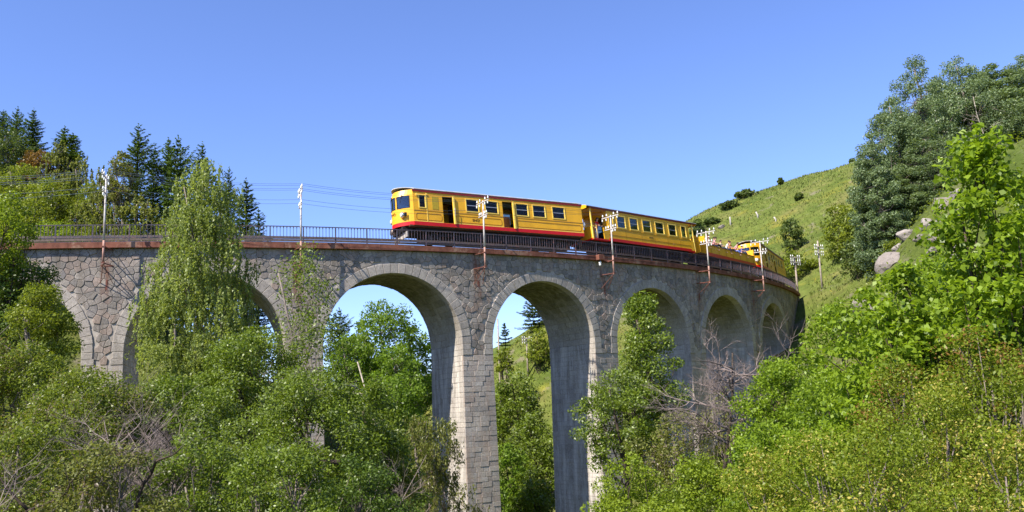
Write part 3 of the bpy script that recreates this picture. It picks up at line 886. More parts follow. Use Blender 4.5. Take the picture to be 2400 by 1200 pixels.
    for y in (-.62, -.45, .45, .62):
        mb = MB(); mb.tube([(-.68, y, .84), (-.86, y, .74), (-.88, y, .50), (-.74, y + .05, .36)], .025, 6); mb.build('brake_hose', M['under'], root)
    mb = MB(); mb.box((-.52, -1.0, .22), (-.44, 1.0, .60)); mb.build('rail_guard', M['conc'], root)
    mb = MB(); mb.lathe([(.03, 0), (.05, .05), (.045, .3), (.02, .36)], 8, c=(.12, .75, 3.62)); mb.build('horn', M['navy'], root)
    # belts, skirts, gutters, mouldings
    for sg in (-1, 1):
        y = sg * HWID
        strip(root, 'skirt', -.0, Lc, 1.0, 1.25, y, sg, M['red'], .022)
        strip(root, 'gutter', -.02, Lc + .06, 3.36, 3.52, y, sg, M['darkred'], .035)
        for a, b in ((.02, 2.2), (3.06, 7.0), (7.9, Lc - .02)):
            strip(root, 'waist_belt', a, b, 2.02, 2.055, y, sg, M['bead'])
        for a, b in ((.16, 2.1), (3.2, 6.85), (8.15, Lc - .2)): bead(root, a, b, 1.38, 1.86, y, sg)
        strip(root, 'sill_trim', .02, 2.2, 1.26, 1.31, y, sg, M['cream'], .012); strip(root, 'sill_trim', 3.1, 7.0, 1.26, 1.31, y, sg, M['cream'], .012); strip(root, 'sill_trim', 7.9, Lc, 1.26, 1.31, y, sg, M['cream'], .012)
        strip(root, 'pilaster', .98, 1.03, 1.26, 3.28, y, sg, M['cream'], .018)
        for o in ops:
            if o[3] < 3.15: window(root, *o[:2], *o[2:], y, sg, bar=o[1] - o[0] > .6, drop=0)
    # blind window, sliding doors, door posts on the camera side
    y = -HWID
    mb = MB(); mb.box((1.42, y - .012, 2.20), (1.90, y - .001, 3.10)); mb.build('blind_window', M['blind'], root)
    mb = MB(); mb.box((3.02, y - .10, 1.22), (3.12, y, 3.2), bev=.012); mb.build('door_post', M['cream'], root)
    mb = MB(); mb.tube([(3.07, y - .12, 1.75), (3.07, y - .16, 1.8), (3.07, y - .16, 2.3), (3.07, y - .12, 2.35)], .018, 6); mb.build('handrail', M['bar'], root)
    mb = MB(); mb.box((7.86, y - .08, 1.2), (7.98, y, 3.22), bev=.012); mb.build('door_post', M['cream'], root)
    mb = MB(); mb.box((6.98, y + .06, 1.27), (7.05, y + .4, 3.18)); mb.build('door_leaf', M['cream'], root)
    mb = MB(); mb.box((7.1, y + .55, 1.1), (7.9, y + .6, 2.25)); mb.build('door_leaf', M['door'], root)
    mb = MB(); mb.box((.22, y - .09, 3.05), (.34, y - .02, 3.22), bev=.015); mb.build('side_lamp', M['cream'], root)
    mb = MB(); mb.box((.95, y - .05, 3.16), (1.08, y - .02, 3.27), bev=.01); mb.build('side_lamp', M['cream'], root)
    lettering(root, 'SNCF', .24, (4.75, y - .012, 1.62), (PI / 2, 0, 0), M['ink'])
    roof_part(root, -.98, Lc + .06, HWID + .05, 3.56, 3.90, front=lambda yy: xf(yy, 3.5) - .06)
    # floor, ceiling, seats
    mb = MB(); mb.box((-.3, -HWID + .05, .92), (Lc - .05, HWID - .05, 1.02)); mb.box((2.05, -HWID + .06, 1.02), (2.1, .2, 3.3)); mb.box((3.9, -.1, 1.02), (3.95, HWID - .06, 3.3)); mb.build('floor', M['interior'], root)
    mb = MB()
    for x in (4.3, 5.3, 6.2, 8.4, 9.4, 10.4, 11.4, 12.4):
        for y0_, y1_ in ((-1.1, -.25), (.3, 1.1)):
            mb.box((x, y0_, 1.02), (x + .45, y1_, 1.45)); mb.box((x + .4, y0_, 1.45), (x + .5, y1_, 2.15), bev=.03)
    tag(mb.build('seats', M['seat'], root), kind='stuff')
    bogie(root, 2.6); bogie(root, Lc - 2.6)
    mb = MB(); mb.box((4.5, -1.0, .35), (6.4, 1.0, .9), bev=.03); mb.box((7.2, -.9, .3), (9.2, .9, .9), bev=.03); mb.box((.2, -.95, .7), (Lc - .2, .95, .99)); mb.box((3.9, -1.02, .2), (Lc - 3.9, .4, .7)); mb.box((.9, -.5, .15), (Lc - .9, .5, .7)); mb.build('underframe', M['under'], root)
    return root, Lc
mc, mcL = motor_coach('leading yellow motor coach with red skirt, bowed cab and open side door')
mc2 = copy_tree(mc)
place_car(mc, 18.8, mcL)
mc2['label'] = 'rear yellow motor coach, farthest along the curve behind the open wagon'
place_car(mc2, 62.3, mcL)
mb = MB(); mb.lathe([(.04, -.2), (.13, -.17), (.16, 0), (.13, .17), (.04, .2)], 12, c=(mcL + .18, -1.02, 1.98)); mb.tube([(mcL, -1.02, 1.98), (mcL + .18, -1.02, 1.98)], .03, 6); mb.build('tail_lamp', M['paper'], mc)

def trailer():
    Lc = 13.3
    root = empty('passenger_trailer', (0, 0, 0), 0, 'closed yellow passenger trailer with open end platforms and a row of square windows', 'railway carriage')
    xb0, xb1, zt = 1.85, 12.35, 3.36
    wins = [(2.10, 2.50), (3.05, 4.0), (4.60, 5.55), (6.20, 7.20), (7.85, 8.88), (9.58, 10.55), (11.30, 11.90)]
    ops = [(a, b, 2.12, 3.02) for a, b in wins]
    mb = MB()
    for sg in (-1, 1):
        ya, yb = sorted((sg * HWID, sg * (HWID - .05))); side_wall(mb, ya, yb, xb0, xb1, 1.0, zt, ops)
    for x in (xb0, xb1 - .05):
        mb.box((x, -HWID + .05, 1.0), (x + .05, -.75, zt)); mb.box((x, .05, 1.0), (x + .05, HWID - .05, zt)); mb.box((x, -.75, 2.95), (x + .05, .05, zt))
    mb.build('body', M['yellow'], root)
    for sg in (-1, 1):
        y = sg * HWID
        strip(root, 'skirt', xb0, xb1, .90, 1.13, y, sg, M['red'], .022)
        strip(root, 'gutter', -.1, Lc, 3.34, 3.47, y, sg, M['darkred'], .03)
        strip(root, 'waist_belt', xb0, xb1, 1.90, 1.93, y, sg, M['bead']); strip(root, 'lower_belt', xb0, xb1, 1.40, 1.43, y, sg, M['bead'])
        for x in (3.9, 5.85, 7.5, 9.2, 10.9): strip(root, 'joint_strip', x, x + .02, 1.17, 1.9, y, sg, M['bead'], .008)
        for o in ops: window(root, *o[:2], *o[2:], y, sg, bar=o[1] - o[0] > .6, wide=.08)
    y = -HWID
    strip(root, 'number_plate', 6.75, 7.35, 1.58, 1.70, y, -1, M['blind'], .012)
    nb = MB()
    for k in range(7): nb.box((6.79 + k * .075, y - .02, 1.60), (6.79 + k * .075 + .045, y - .012, 1.68))
    nb.build('worn_number', M['ink'], root)
    # platforms: floor, gates, corner posts, roof over all
    for x0, x1 in ((0, xb0), (xb1, Lc - .35)):
        mb = MB(); mb.box((x0, -HWID, .88), (x1, HWID, 1.0)); mb.build('platform', M['red'], root)
    for x, lo in ((.02, True), (Lc - .42, False)):
        mb = MB(); mb.box((x, -HWID + .08, 1.0), (x + .05, -.42, 1.95)); mb.box((x, .42, 1.0), (x + .05, HWID - .08, 1.95)); mb.box((x + .05, -.42, 1.0), (x + .09, .42, 1.85)); mb.build('end_gate', M['yellow'], root)
        for yy in (-HWID + .03, HWID - .03):
            mb = MB(); mb.box((x - .02, yy - .045, .9), (x + .07, yy + .045, 3.38)); mb.build('corner_post', M['cream'], root)
    mb = MB(); mb.box((1.30, y, 1.0), (xb0 - .02, y + .05, 1.92)); mb.box((12.37, y, 1.0), (12.75, y + .05, 1.92)); mb.build('side_gate', M['yellow'], root)
    mb = MB(); mb.tube([(.5, y, 1.0), (.5, y, 2.0)], .025, 6); mb.tube([(.1, y, 1.92), (.5, y, 1.92)], .02, 6); mb.build('handrail', M['cream'], root)
    # roof ends carry a pale fascia
    roof_part(root, -.35, Lc + .25, HWID + .06, 3.50, 3.80)
    for x in (-.36, Lc + .2):
        mb = MB(); n = 10; v = []
        for k in range(n + 1):
            yy = -HWID + 2 * HWID * k / n; z = 3.50 + .30 * math.sqrt(1 - (yy / (1.06 * HWID + .06)) ** 2) - .10
            v += [(x, yy, 3.32), (x, yy, z), (x + .05, yy, 3.32), (x + .05, yy, z)]
        f = []
        for k in range(n): a = 4 * k; f += [(a, a + 1, a + 5, a + 4), (a + 2, a + 6, a + 7, a + 3), (a, a + 4, a + 6, a + 2), (a + 1, a + 3, a + 7, a + 5)]
        mb.add(v, f); mb.build('roof_fascia', M['yellow'], root)
    mb = MB(); mb.box((0, -HWID + .03, 3.36), (Lc, HWID - .03, 3.39)); mb.build('ceiling', M['yellow'], root)
    mb = MB(); mb.box((xb0, -HWID + .05, .95), (xb1, HWID - .05, 1.02)); mb.build('floor', M['interior'], root)
    mb = MB()
    for x in np.arange(2.4, 11.9, 1.05):
        for y0_, y1_ in ((-1.1, -.25), (.3, 1.1)):
            mb.box((x, y0_, 1.02), (x + .45, y1_, 1.45)); mb.box((x + .4, y0_, 1.45), (x + .5, y1_, 2.1), bev=.03)
    tag(mb.build('seats', M['seat'], root), kind='stuff')
    bogie(root, 2.4); bogie(root, Lc - 2.6)
    mb = MB(); mb.box((4.2, -.8, .4), (5.6, .8, .86), bev=.03); mb.box((.1, -.95, .66), (Lc - .5, .95, .88)); mb.box((3.8, -1.0, .2), (Lc - 3.9, .4, .66)); mb.box((.9, -.5, .15), (Lc - 1.2, .5, .66)); mb.lathe([(.1, -.6), (.24, -.55), (.24, .55), (.1, .6)], 12, axis='x', c=(8, -.5, .55)); mb.build('underframe', M['under'], root)
    for x, sg in ((-.05, -1), (Lc - .35, 1)):
        mb = MB(); mb.lathe([(.06, -.25), (.06, .05), (.2, .1), (.22, .16), (.05, .2)] if sg > 0 else [(.05, -.2), (.22, -.16), (.2, -.1), (.06, -.05), (.06, .25)], 12, axis='x', c=(x + sg * .1, 0, .74)); mb.build('coupler', M['steel'], root)
    return root, Lc
tl, tlL = trailer(); place_car(tl, 33.95, tlL)

def open_wagon():
    Lc = 12.6
    root = empty('open_wagon', (0, 0, 0), 0, 'roofless yellow open passenger wagon full of sightseers', 'railway carriage')
    zt = 1.86
    mb = MB()
    for sg in (-1, 1):
        ya, yb = sorted((sg * HWID, sg * (HWID - .05))); mb.box((1.3, ya, .95), (Lc - .6, yb, zt), bev=.01)
    mb.build('body', M['yellow'], root)
    for sg in (-1, 1):
        y = sg * HWID
        strip(root, 'skirt', 1.3, Lc - .6, .82, 1.14, y, sg, M['red'], .022)
        strip(root, 'top_rail', 1.3, Lc - .6, zt - .05, zt + .02, y, sg, M['bead'], .03)
        for x in np.arange(2.2, Lc - 1, 1.55): strip(root, 'rib', x, x + .05, 1.15, zt - .06, y, sg, M['bead'], .012)
    for x in (.0, Lc - .55):
        mb = MB(); mb.box((x, -HWID + .02, 1.0), (x + .06, -.5, 2.55), bev=.015); mb.box((x, .5, 1.0), (x + .06, HWID - .02, 2.55), bev=.015); mb.build('end_panel', M['yellow'], root)
        mb = MB(); mb.box((x + .02, -.45, .95), (x + .06, .45, 1.8)); mb.build('end_door', M['door'], root)
    mb = MB(); mb.box((1.3, -HWID + .05, 1.0), (1.36, HWID - .05, 2.62), bev=.015); mb.build('bulkhead', M['yellow'], root)
    mb = MB(); mb.box((Lc - .66, -HWID + .05, 1.0), (Lc - .6, HWID - .05, 2.3), bev=.015); mb.build('bulkhead', M['yellow'], root)
    mb = MB(); mb.box((0, -HWID + .05, .86), (Lc - .5, HWID - .05, .98)); mb.build('floor', M['interior'], root)
    mb = MB(); mb.box((1.6, -.5, .98), (Lc - .9, .5, 1.72), bev=.02); mb.build('bench', M['door'], root)
    mb = MB(); mb.box((1.6, -.05, 1.72), (Lc - .9, .05, 2.2), bev=.02); mb.build('bench_back', M['yellow'], root)
    mb = MB()
    for x in (4.4, 8.2): mb.box((x, -.9, 1.72), (x + .06, .9, 2.4), bev=.02)
    mb.build('seat_divider', M['yellow'], root)
    mb = MB(); mb.box((.1, -.9, .62), (Lc - .6, .9, .86)); mb.box((3.8, -1.0, .2), (Lc - 3.9, .4, .62)); mb.box((.9, -.5, .15), (Lc - 1.2, .5, .62)); mb.box((4.5, -.8, .35), (7.0, .8, .62), bev=.03); mb.build('underframe', M['under'], root)
    for y in (-.7, -.35, .35):
        mb = MB(); mb.tube([(-.02, y, 1.0), (-.16, y, .9), (-.16, y, .6), (-.04, y, .5)], .03, 6); mb.build('brake_hose', M['under'], root)
    bogie(root, 2.4); bogie(root, Lc - 2.8)
    mb = MB(); mb.lathe([(.05, -.2), (.22, -.16), (.2, -.1), (.06, -.05), (.06, .25)], 12, axis='x', c=(-.15, 0, .74)); mb.build('coupler', M['steel'], root)
    return root, Lc
ow, owL = open_wagon(); place_car(ow, 47.9, owL)

# ------------------------------------------------------------------ people
def skin(name, chains, mat, sub=1):
    """chains: list of [(x,y,z,r),...]; chains after the first start from the nearest joint of the first"""
    V = []; E = []; Rr = []
    for ci, ch in enumerate(chains):
        prev = None
        for k, (x, y, z, r) in enumerate(ch):
            j = None
            for q, w in enumerate(V):
                if abs(w[0] - x) + abs(w[1] - y) + abs(w[2] - z) < 1e-4: j = q
            if j is None: V.append((x, y, z)); Rr.append(r); j = len(V) - 1
            if prev is not None: E.append((prev, j))
            prev = j
    me = bpy.data.meshes.new(name); me.from_pydata(V, E, []); o = bpy.data.objects.new('tmp', me); COL.objects.link(o)
    md = o.modifiers.new('skin', 'SKIN'); md.use_smooth_shade = True
    if not me.skin_vertices: 
        bpy.context.view_layer.objects.active = o
    sv = me.skin_vertices[0].data
    for q, r in enumerate(Rr): sv[q].radius = (r, r)
    sv[0].use_root = True
    if sub: o.modifiers.new('sub', 'SUBSURF').levels = sub; o.modifiers['sub'].render_levels = sub
    dg = bpy.context.evaluated_depsgraph_get(); m2 = bpy.data.meshes.new_from_object(o.evaluated_get(dg))
    bpy.data.objects.remove(o); m2.materials.clear(); m2.materials.append(mat); m2.name = name
    return m2

def person(car, x, y, z, face, label, shirt, legs, hair, pose='rest', hat=None, group=None, stand=False):
    """seated or standing figure; z = height of the pelvis in the car's frame, face = yaw in the car's frame (0 looks along -y, to the viewer)"""
    wm = Matrix.Translation(car.location) @ car.rotation_euler.to_matrix().to_4x4()
    root_m = wm @ Matrix.Translation((x, y, z)) @ Matrix.Rotation(face, 4, 'Z')
    ln = {'rest': .10, 'lean': .34, 'up': -.02, 'turn': .16}[pose]      # forward lean
    pel = (0, 0, 0, .125); wa = (0, -ln * .35, .20, .112); chs = (0, -ln * .8, .40, .125); nk = (0, -ln * 1.05, .555, .05); 
    hb = (0, -ln * 1.15 - .015, .64, .072); hm = (0, -ln * 1.2 - .03, .715, .09); ht = (0, -ln * 1.2 - .02, .80, .07)
    body = [[pel, wa, chs, nk, hb, hm, ht], [hm, (0, hm[1] - .095, .70, .016)]]
    shirt_ch = [[(0, 0, -.02, .14), (0, wa[1], .2, .13), (0, chs[1], .40, .142), (0, (chs[1] + nk[1]) / 2, .495, .09)]]
    arms = []
    for sg in (-1, 1):
        sh = (sg * .17, chs[1], .455, .058)
        if pose in ('lean', 'rest'): el = (sg * .25, chs[1] - .10, .22, .042); wr = (sg * .10, chs[1] - .33, .17, .030); hd = (sg * .04, chs[1] - .41, .18, .034)
        elif pose == 'turn': el = (sg * .27, chs[1] - .05, .20, .042); wr = (sg * .22, chs[1] - .28, .12, .030); hd = (sg * .19, chs[1] - .36, .11, .034)
        else: el = (sg * .29, chs[1] - .04, .19, .042); wr = (sg * .22, chs[1] - .22, .04, .030); hd = (sg * .17, chs[1] - .29, .0, .034)
        body.append([chs, sh, el, wr, hd])
        f0 = Vector(hd[:3]); d = (f0 - Vector(wr[:3])).normalized()
        shirt_ch.append([shirt_ch[0][2], (sh[0], sh[1], sh[2], .072), ((sh[0] * .4 + el[0] * .6), (sh[1] * .4 + el[1] * .6), (sh[2] * .4 + el[2] * .6), .058)])
        if stand:
            body.append([pel, (sg * .09, 0, -.06, .09), (sg * .10, -.02, -.45, .062), (sg * .10, .02, -.85, .04), (sg * .10, -.12, -.90, .04)])
        else:
            body.append([pel, (sg * .10, -.06, -.02, .09), (sg * .12, -.45, .0, .062), (sg * .12, -.47, -.42, .042), (sg * .12, -.60, -.46, .036)])
    o = link('person', skin('person', body, M['skin']))
    o.matrix_world = root_m
    o.location = root_m.to_translation(); o.rotation_euler = root_m.to_euler()
    tag(o, label, 'person', group)
    link('shirt', skin('shirt', shirt_ch, shirt), o)
    if stand: lg = [[(0, 0, .02, .138), (0, 0, -.06, .13)]] + [[(0, 0, -.06, .13), (sg * .09, 0, -.1, .105), (sg * .10, -.02, -.45, .078), (sg * .10, .02, -.82, .06)] for sg in (-1, 1)]
    else: lg = [[(0, 0, .02, .138), (0, -.02, -.03, .13)]] + [[(0, -.02, -.03, .13), (sg * .10, -.08, -.02, .105), (sg * .12, -.45, .0, .078), (sg * .12, -.47, -.3, .06)] for sg in (-1, 1)]
    link('trousers', skin('trousers', lg, legs), o)
    hy = hm[1] + .018
    mb = MB(); mb.lathe([(.088, -.01), (.103, .04), (.098, .09), (.07, .125), (.02, .14)], 10, c=(0, hy, .70))
    if hat:
        mb.build('hair', hair, o)
        mb = MB(); mb.lathe([(.112, .05), (.112, .09), (.09, .14), (.03, .165)], 12, c=(0, hy, .70)); mb.box((-.07, hy - .22, .745), (.07, hy - .07, .765)); mb.build('cap', hat, o)
    else: mb.build('hair', hair, o)
    for sg in (-1, 1):
        mb = MB(); mb.lathe([(.004, -.012), (.012, 0), (.004, .012)], 6, axis='y', c=(sg * .035, hm[1] - .082, .725)); mb.build('eye', M['cl_dark'], o)
    return o
G_ = 'sightseers in the open wagon'
person(ow, 2.1, -.70, 2.05, .2, 'passenger with white shirt leaning out at the front of the open wagon', M['cl_white'], M['cl_navy'], M['hair'], 'lean', group=G_)
person(ow, 2.95, -.7, 2.0, -.2, 'passenger in a white cap and dark shirt, second from the front of the open wagon', M['cl_navy'], M['cl_dark'], M['hair'], 'rest', hat=M['cl_white'], group=G_)
person(ow, 3.7, -.72, 2.0, .3, 'passenger in a pink shirt stooping beside the tall man in navy', M['cl_pink'], M['cl_navy'], M['hair'], 'lean', group=G_)
person(ow, 4.5, -.66, 2.2, .1, 'tall bare armed man in a navy vest sitting upright in the open wagon', M['cl_navy'], M['cl_dark'], M['hair'], 'up', group=G_)
person(ow, 5.5, -.7, 2.0, -.1, 'passenger in a cream shirt behind the wagon side, right of the man in navy', M['cl_cream'], M['cl_navy'], M['hair'], 'rest', group=G_)
person(ow, 6.5, -.74, 2.0, .2, 'passenger in a white blouse resting both arms on the wagon side', M['cl_white'], M['cl_navy'], M['hair'], 'lean', group=G_)
person(ow, 7.55, -.68, 2.1, -.15, 'passenger in an orange shirt seated beyond the middle of the open wagon', M['cl_orange'], M['cl_dark'], M['hair'], 'turn', group=G_)
person(ow, 8.5, -.74, 2.05, .15, 'passenger in a pink top leaning out near the rear of the open wagon', M['cl_pink'], M['cl_blue'], M['hair'], 'lean', group=G_)
person(ow, 10.3, -.7, 2.05, 0, 'rearmost passenger in a white cap and blue shirt in the open wagon', M['cl_blue'], M['cl_dark'], M['hair'], 'rest', hat=M['cl_white'], group=G_)
person(tl, .95, -.78, 1.92, .25, 'person in a red top standing on the open platform of the trailer', M['cl_red'], M['cl_white'], M['hair'], 'turn', stand=True)
person(tl, 10.0, -.65, 1.80, .1, 'passenger in a white shirt seen through a rear window of the closed trailer', M['cl_white'], M['cl_navy'], M['hair'], 'rest')

# ------------------------------------------------------------------ vegetation
def leaf_quads(Pc, N, T, l, w, fold=.18):
    """one folded leaf per row: 4 vertices, one quad"""
    N = N / np.maximum(1e-6, np.linalg.norm(N, axis=1, keepdims=True))
    T = T - N * (T * N).sum(1, keepdims=True); T = T / np.maximum(1e-6, np.linalg.norm(T, axis=1, keepdims=True))
    B = np.cross(N, T)
    l = l[:, None]; w = w[:, None]
    v = np.stack([Pc - T * l * .5, Pc + B * w * .5 + N * w * fold - T * l * .08, Pc + T * l * .5, Pc - B * w * .5 + N * w * fold - T * l * .08], 1)
    n = len(Pc)
    return v.reshape(-1, 3), np.arange(n * 4).reshape(n, 4)

def prof_fn(style):
    if style == 'round': return lambda u: np.sin(PI * np.clip(.06 + .9 * u, 0, 1)) ** .6
    if style == 'dome': return lambda u: np.sqrt(np.clip(1 - (u * .97) ** 2, 0, 1)) * (.75 + .25 * np.minimum(1, u * 5))
    if style == 'cone': return lambda u: (1 - u) ** .52 * (.7 + .3 * np.minimum(1, u * 5)) + .05
    if style == 'egg': return lambda u: np.clip(np.minimum(1, .55 + u * 2.2) * (1 - u ** 2.6), 0, 1) + .03
    if style == 'column': return lambda u: np.clip(np.minimum(1, .6 + u * 2) * (1 - u ** 4), 0, 1) + .03
def sample_clumps(R, z0, z1, nc, style, g, lump=.16, void=.16):
    pf = prof_fn(style); out = np.zeros((0, 3))
    for k in range(nc):
        c = 8
        u = g.random(c) ** (.85 if style in ('round', 'column', 'egg') else 1.1)
        if k == 0: u[:] = 1.0
        elif k < 4: u[:] = .82 + .05 * k
        a = g.random(c) * 2 * PI; q = g.random(c) ** .38
        r = R * pf(u) * q * (1 + lump * np.sin(3 * a + u * 7 + k * .01) + g.normal(0, .06, c))
        C = np.stack([r * np.cos(a), r * np.sin(a), z0 + (z1 - z0) * u], 1)
        if len(out):
            d = np.sqrt(((C[:, None] - out[None]) ** 2).sum(2)).min(1); C = C[[d.argmax()]]
        else: C = C[:1]
        out = np.concatenate([out, C])
    if nc > 40:      # leave holes where limbs and shade show through
        f_ = g.uniform(1.6, 2.4, 3) * 2.2 / max(R, .3); ph = g.random(3) * 6.28
        nz_ = np.sin(out[:, 0] * f_[0] + ph[0]) + np.sin(out[:, 1] * f_[1] + ph[1]) + np.sin(out[:, 2] * f_[2] + ph[2]) + g.normal(0, .25, nc)
        nz_[:4] = 9; out = out[nz_ > np.quantile(nz_, void)]
    return out

def limbs(mb, clumps, Ht, z0, tr, g, ng, stems=1, lean=(0, 0), sides=6, twig=.012):
    nc = len(clumps)
    gi = g.choice(nc, min(ng, nc), replace=False); cen = clumps[gi]
    for _ in range(3):
        lab = ((clumps[:, None] - cen[None]) ** 2).sum(2).argmin(1)
        cen = np.array([clumps[lab == k].mean(0) if (lab == k).any() else cen[k] for k in range(len(cen))])
    def tp(u, s=0):
        return np.array([lean[0] * u * Ht + .05 * Ht * math.sin(u * 4 + s) * u, lean[1] * u * Ht + .04 * Ht * math.cos(u * 3.3 + s * 2) * u, u * Ht])
    if stems == 1:
        us = np.linspace(0, .93, 9); mb.tube([tuple(tp(u) - (np.array([0, 0, .6]) if u == 0 else 0)) for u in us], [tr * (1 - .9 * u) + .01 for u in us], 7)
    for k in range(len(cen)):
        c = cen[k]; mine = clumps[lab == k]
        if stems == 1:
            ua = np.clip((c[2] / Ht) - .16 - .10 * g.random(), z0 / Ht * .6, .9); a = tp(ua); r0_ = max(twig * 1.5, tr * (1 - .9 * ua) * .55)
        else:
            a = np.array([g.normal(0, .12), g.normal(0, .12), -.5]); r0_ = tr * .5
        mid = a * .5 + c * .5 + np.array([g.normal(0, .06), g.normal(0, .06), -.04]) * Ht * .5 + (np.array([0, 0, .05 * Ht]) if stems > 1 else 0)
        pts = [a, a * .7 + mid * .3, mid, mid * .45 + c * .55, c]
        mb.tube([tuple(p) for p in pts], [r0_, r0_ * .85, r0_ * .62, r0_ * .42, r0_ * .25], sides)
        for m_ in mine:
            st = mid * .6 + c * .4 if g.random() < .5 else mid * .2 + c * .8
            mm = st * .5 + m_ * .5 + g.normal(0, .08, 3) * np.linalg.norm(m_ - st)
            mb.tube([tuple(st), tuple(mm), tuple(m_)], [max(twig, r0_ * .34), max(twig * .8, r0_ * .22), twig * .5], 3, cap=False)

LEAFCOUNT = 0
def crown_mesh(name, clumps, rc, N, l, w, mats, g, weep=0.0, up=.5, flat=.75, shell=.45):
    global LEAFCOUNT
    nc = len(clumps); wt = rc ** 2; k = g.choice(nc, N, p=wt / wt.sum())
    d = g.normal(size=(N, 3)); d /= np.linalg.norm(d, axis=1, keepdims=True)
    q = g.random(N) ** shell
    off = d * (rc[k] * q)[:, None] * np.array([1, 1, flat])
    Pc = clumps[k] + off
    cv = g.random(nc)
    if weep > 0:
        ns = max(8, N // 26); sid = g.integers(0, ns, N); ks = g.choice(nc, ns, p=wt / wt.sum())
        dd = g.normal(size=(ns, 3)); dd /= np.linalg.norm(dd, axis=1, keepdims=True); dd[:, 2] = np.abs(dd[:, 2]) * .5
        st = clumps[ks] + dd * (rc[ks] * g.random(ns) ** .4)[:, None]
        ln = weep * (.4 + .8 * g.random(ns)); t = g.random(N)
        dr = g.normal(0, .16, (ns, 2))
        Pc = st[sid] + np.column_stack([dr[sid, 0] * t * ln[sid], dr[sid, 1] * t * ln[sid], -t * ln[sid]]) + g.normal(0, .035, (N, 3))
        k = ks[sid]; d = dd[sid]
        T = np.column_stack([g.normal(0, .35, N), g.normal(0, .35, N), -np.ones(N)])
        Nn = d * .5 + g.normal(0, .7, (N, 3))
    else:
        T = g.normal(size=(N, 3)); T[:, 2] -= .3
        Nn = d * .45 + np.array([0, 0, up]) + g.normal(0, .75, (N, 3))
    s = .7 + .6 * g.random(N)
    v, f = leaf_quads(Pc, Nn, T, l * s, w * s)
    var = np.clip(.22 + .45 * (cv[k] - .5) + .80 * g.random(N), 0, 1)
    LEAFCOUNT += N
    return npmesh(name, v, f, mats, var)

PROTO = {}
def tree(name, label, cat, px, yt, yb, w, d, leaf, style='round', leafL=.08, lai=2.6, bark='bark', seed=0, stems=1, weep=0.0, group=None, clump=.22, ng=8, aspect=.55, lean=(0, 0), nmax=42000, up=.5, tr=None, flat=.75, void=.16, proto=None, px_leaf=2.9):
    g = np.random.default_rng(seed + 100)
    top = at(px, yt, d); x, y = top.x, top.y; zb = h1(x, y)
    base = Vector((x, y, zb)); Ht = max(1.2, top.z - zb)
    z0 = max(.05 * Ht, min(at(px, yb, d).z - zb, Ht * .8)); R = w / 2 * d / F_PX
    Hc = Ht - z0
    if proto in PROTO:
        tm, cm, R0, H0_ = PROTO[proto]; root = empty(name, base, 0, label, cat, group); a_ = g.random() * 6.28
        for nm, me in (('trunk', tm), ('crown', cm)):
            o = link(nm, me, root, rot=(0, 0, a_)); o.scale = (R / R0, R / R0, Ht / H0_)
        return root
    rcm = clump * min(R, Hc * .55) + .08
    nc = int(np.clip(1.5 * R * R * Hc / rcm ** 3 * .42, 18, 190 if d < 60 or nmax > 20000 else 95)); nmax = nmax if d < 60 or nmax > 20000 else min(nmax, 9500)
    C = sample_clumps(max(.2, R - rcm * .55), z0 + rcm * .3, Ht - rcm * .45, nc, style, g, void=void if d < 60 else .08)
    nc = len(C); rc = rcm * (.6 + .7 * g.random(nc))
    l = max(leafL * 1.1, px_leaf * d / 896); lw = l * aspect
    A = 1.7 * R * Hc; N = int(np.clip(1.5 * lai * A / (.5 * l * lw), 700, nmax * 1.35))
    root = empty(name, base, 0, label, cat, group)
    mb = MB(); limbs(mb, C, Ht, z0, tr or max(.05, Ht * .016), g, ng, stems, lean, twig=max(.008, .35 * d / 896 * .5))
    mb.build('trunk' if stems == 1 else 'stems', M[bark], root)
    cm = crown_mesh('crown', C, rc, N, l, lw, L[leaf], g, weep, up, flat); link('crown' if stems == 1 else 'foliage', cm, root)
    if proto: PROTO[proto] = ([c for c in root.children if c.name.startswith('trunk')][0].data, cm, R, Ht)
    return root

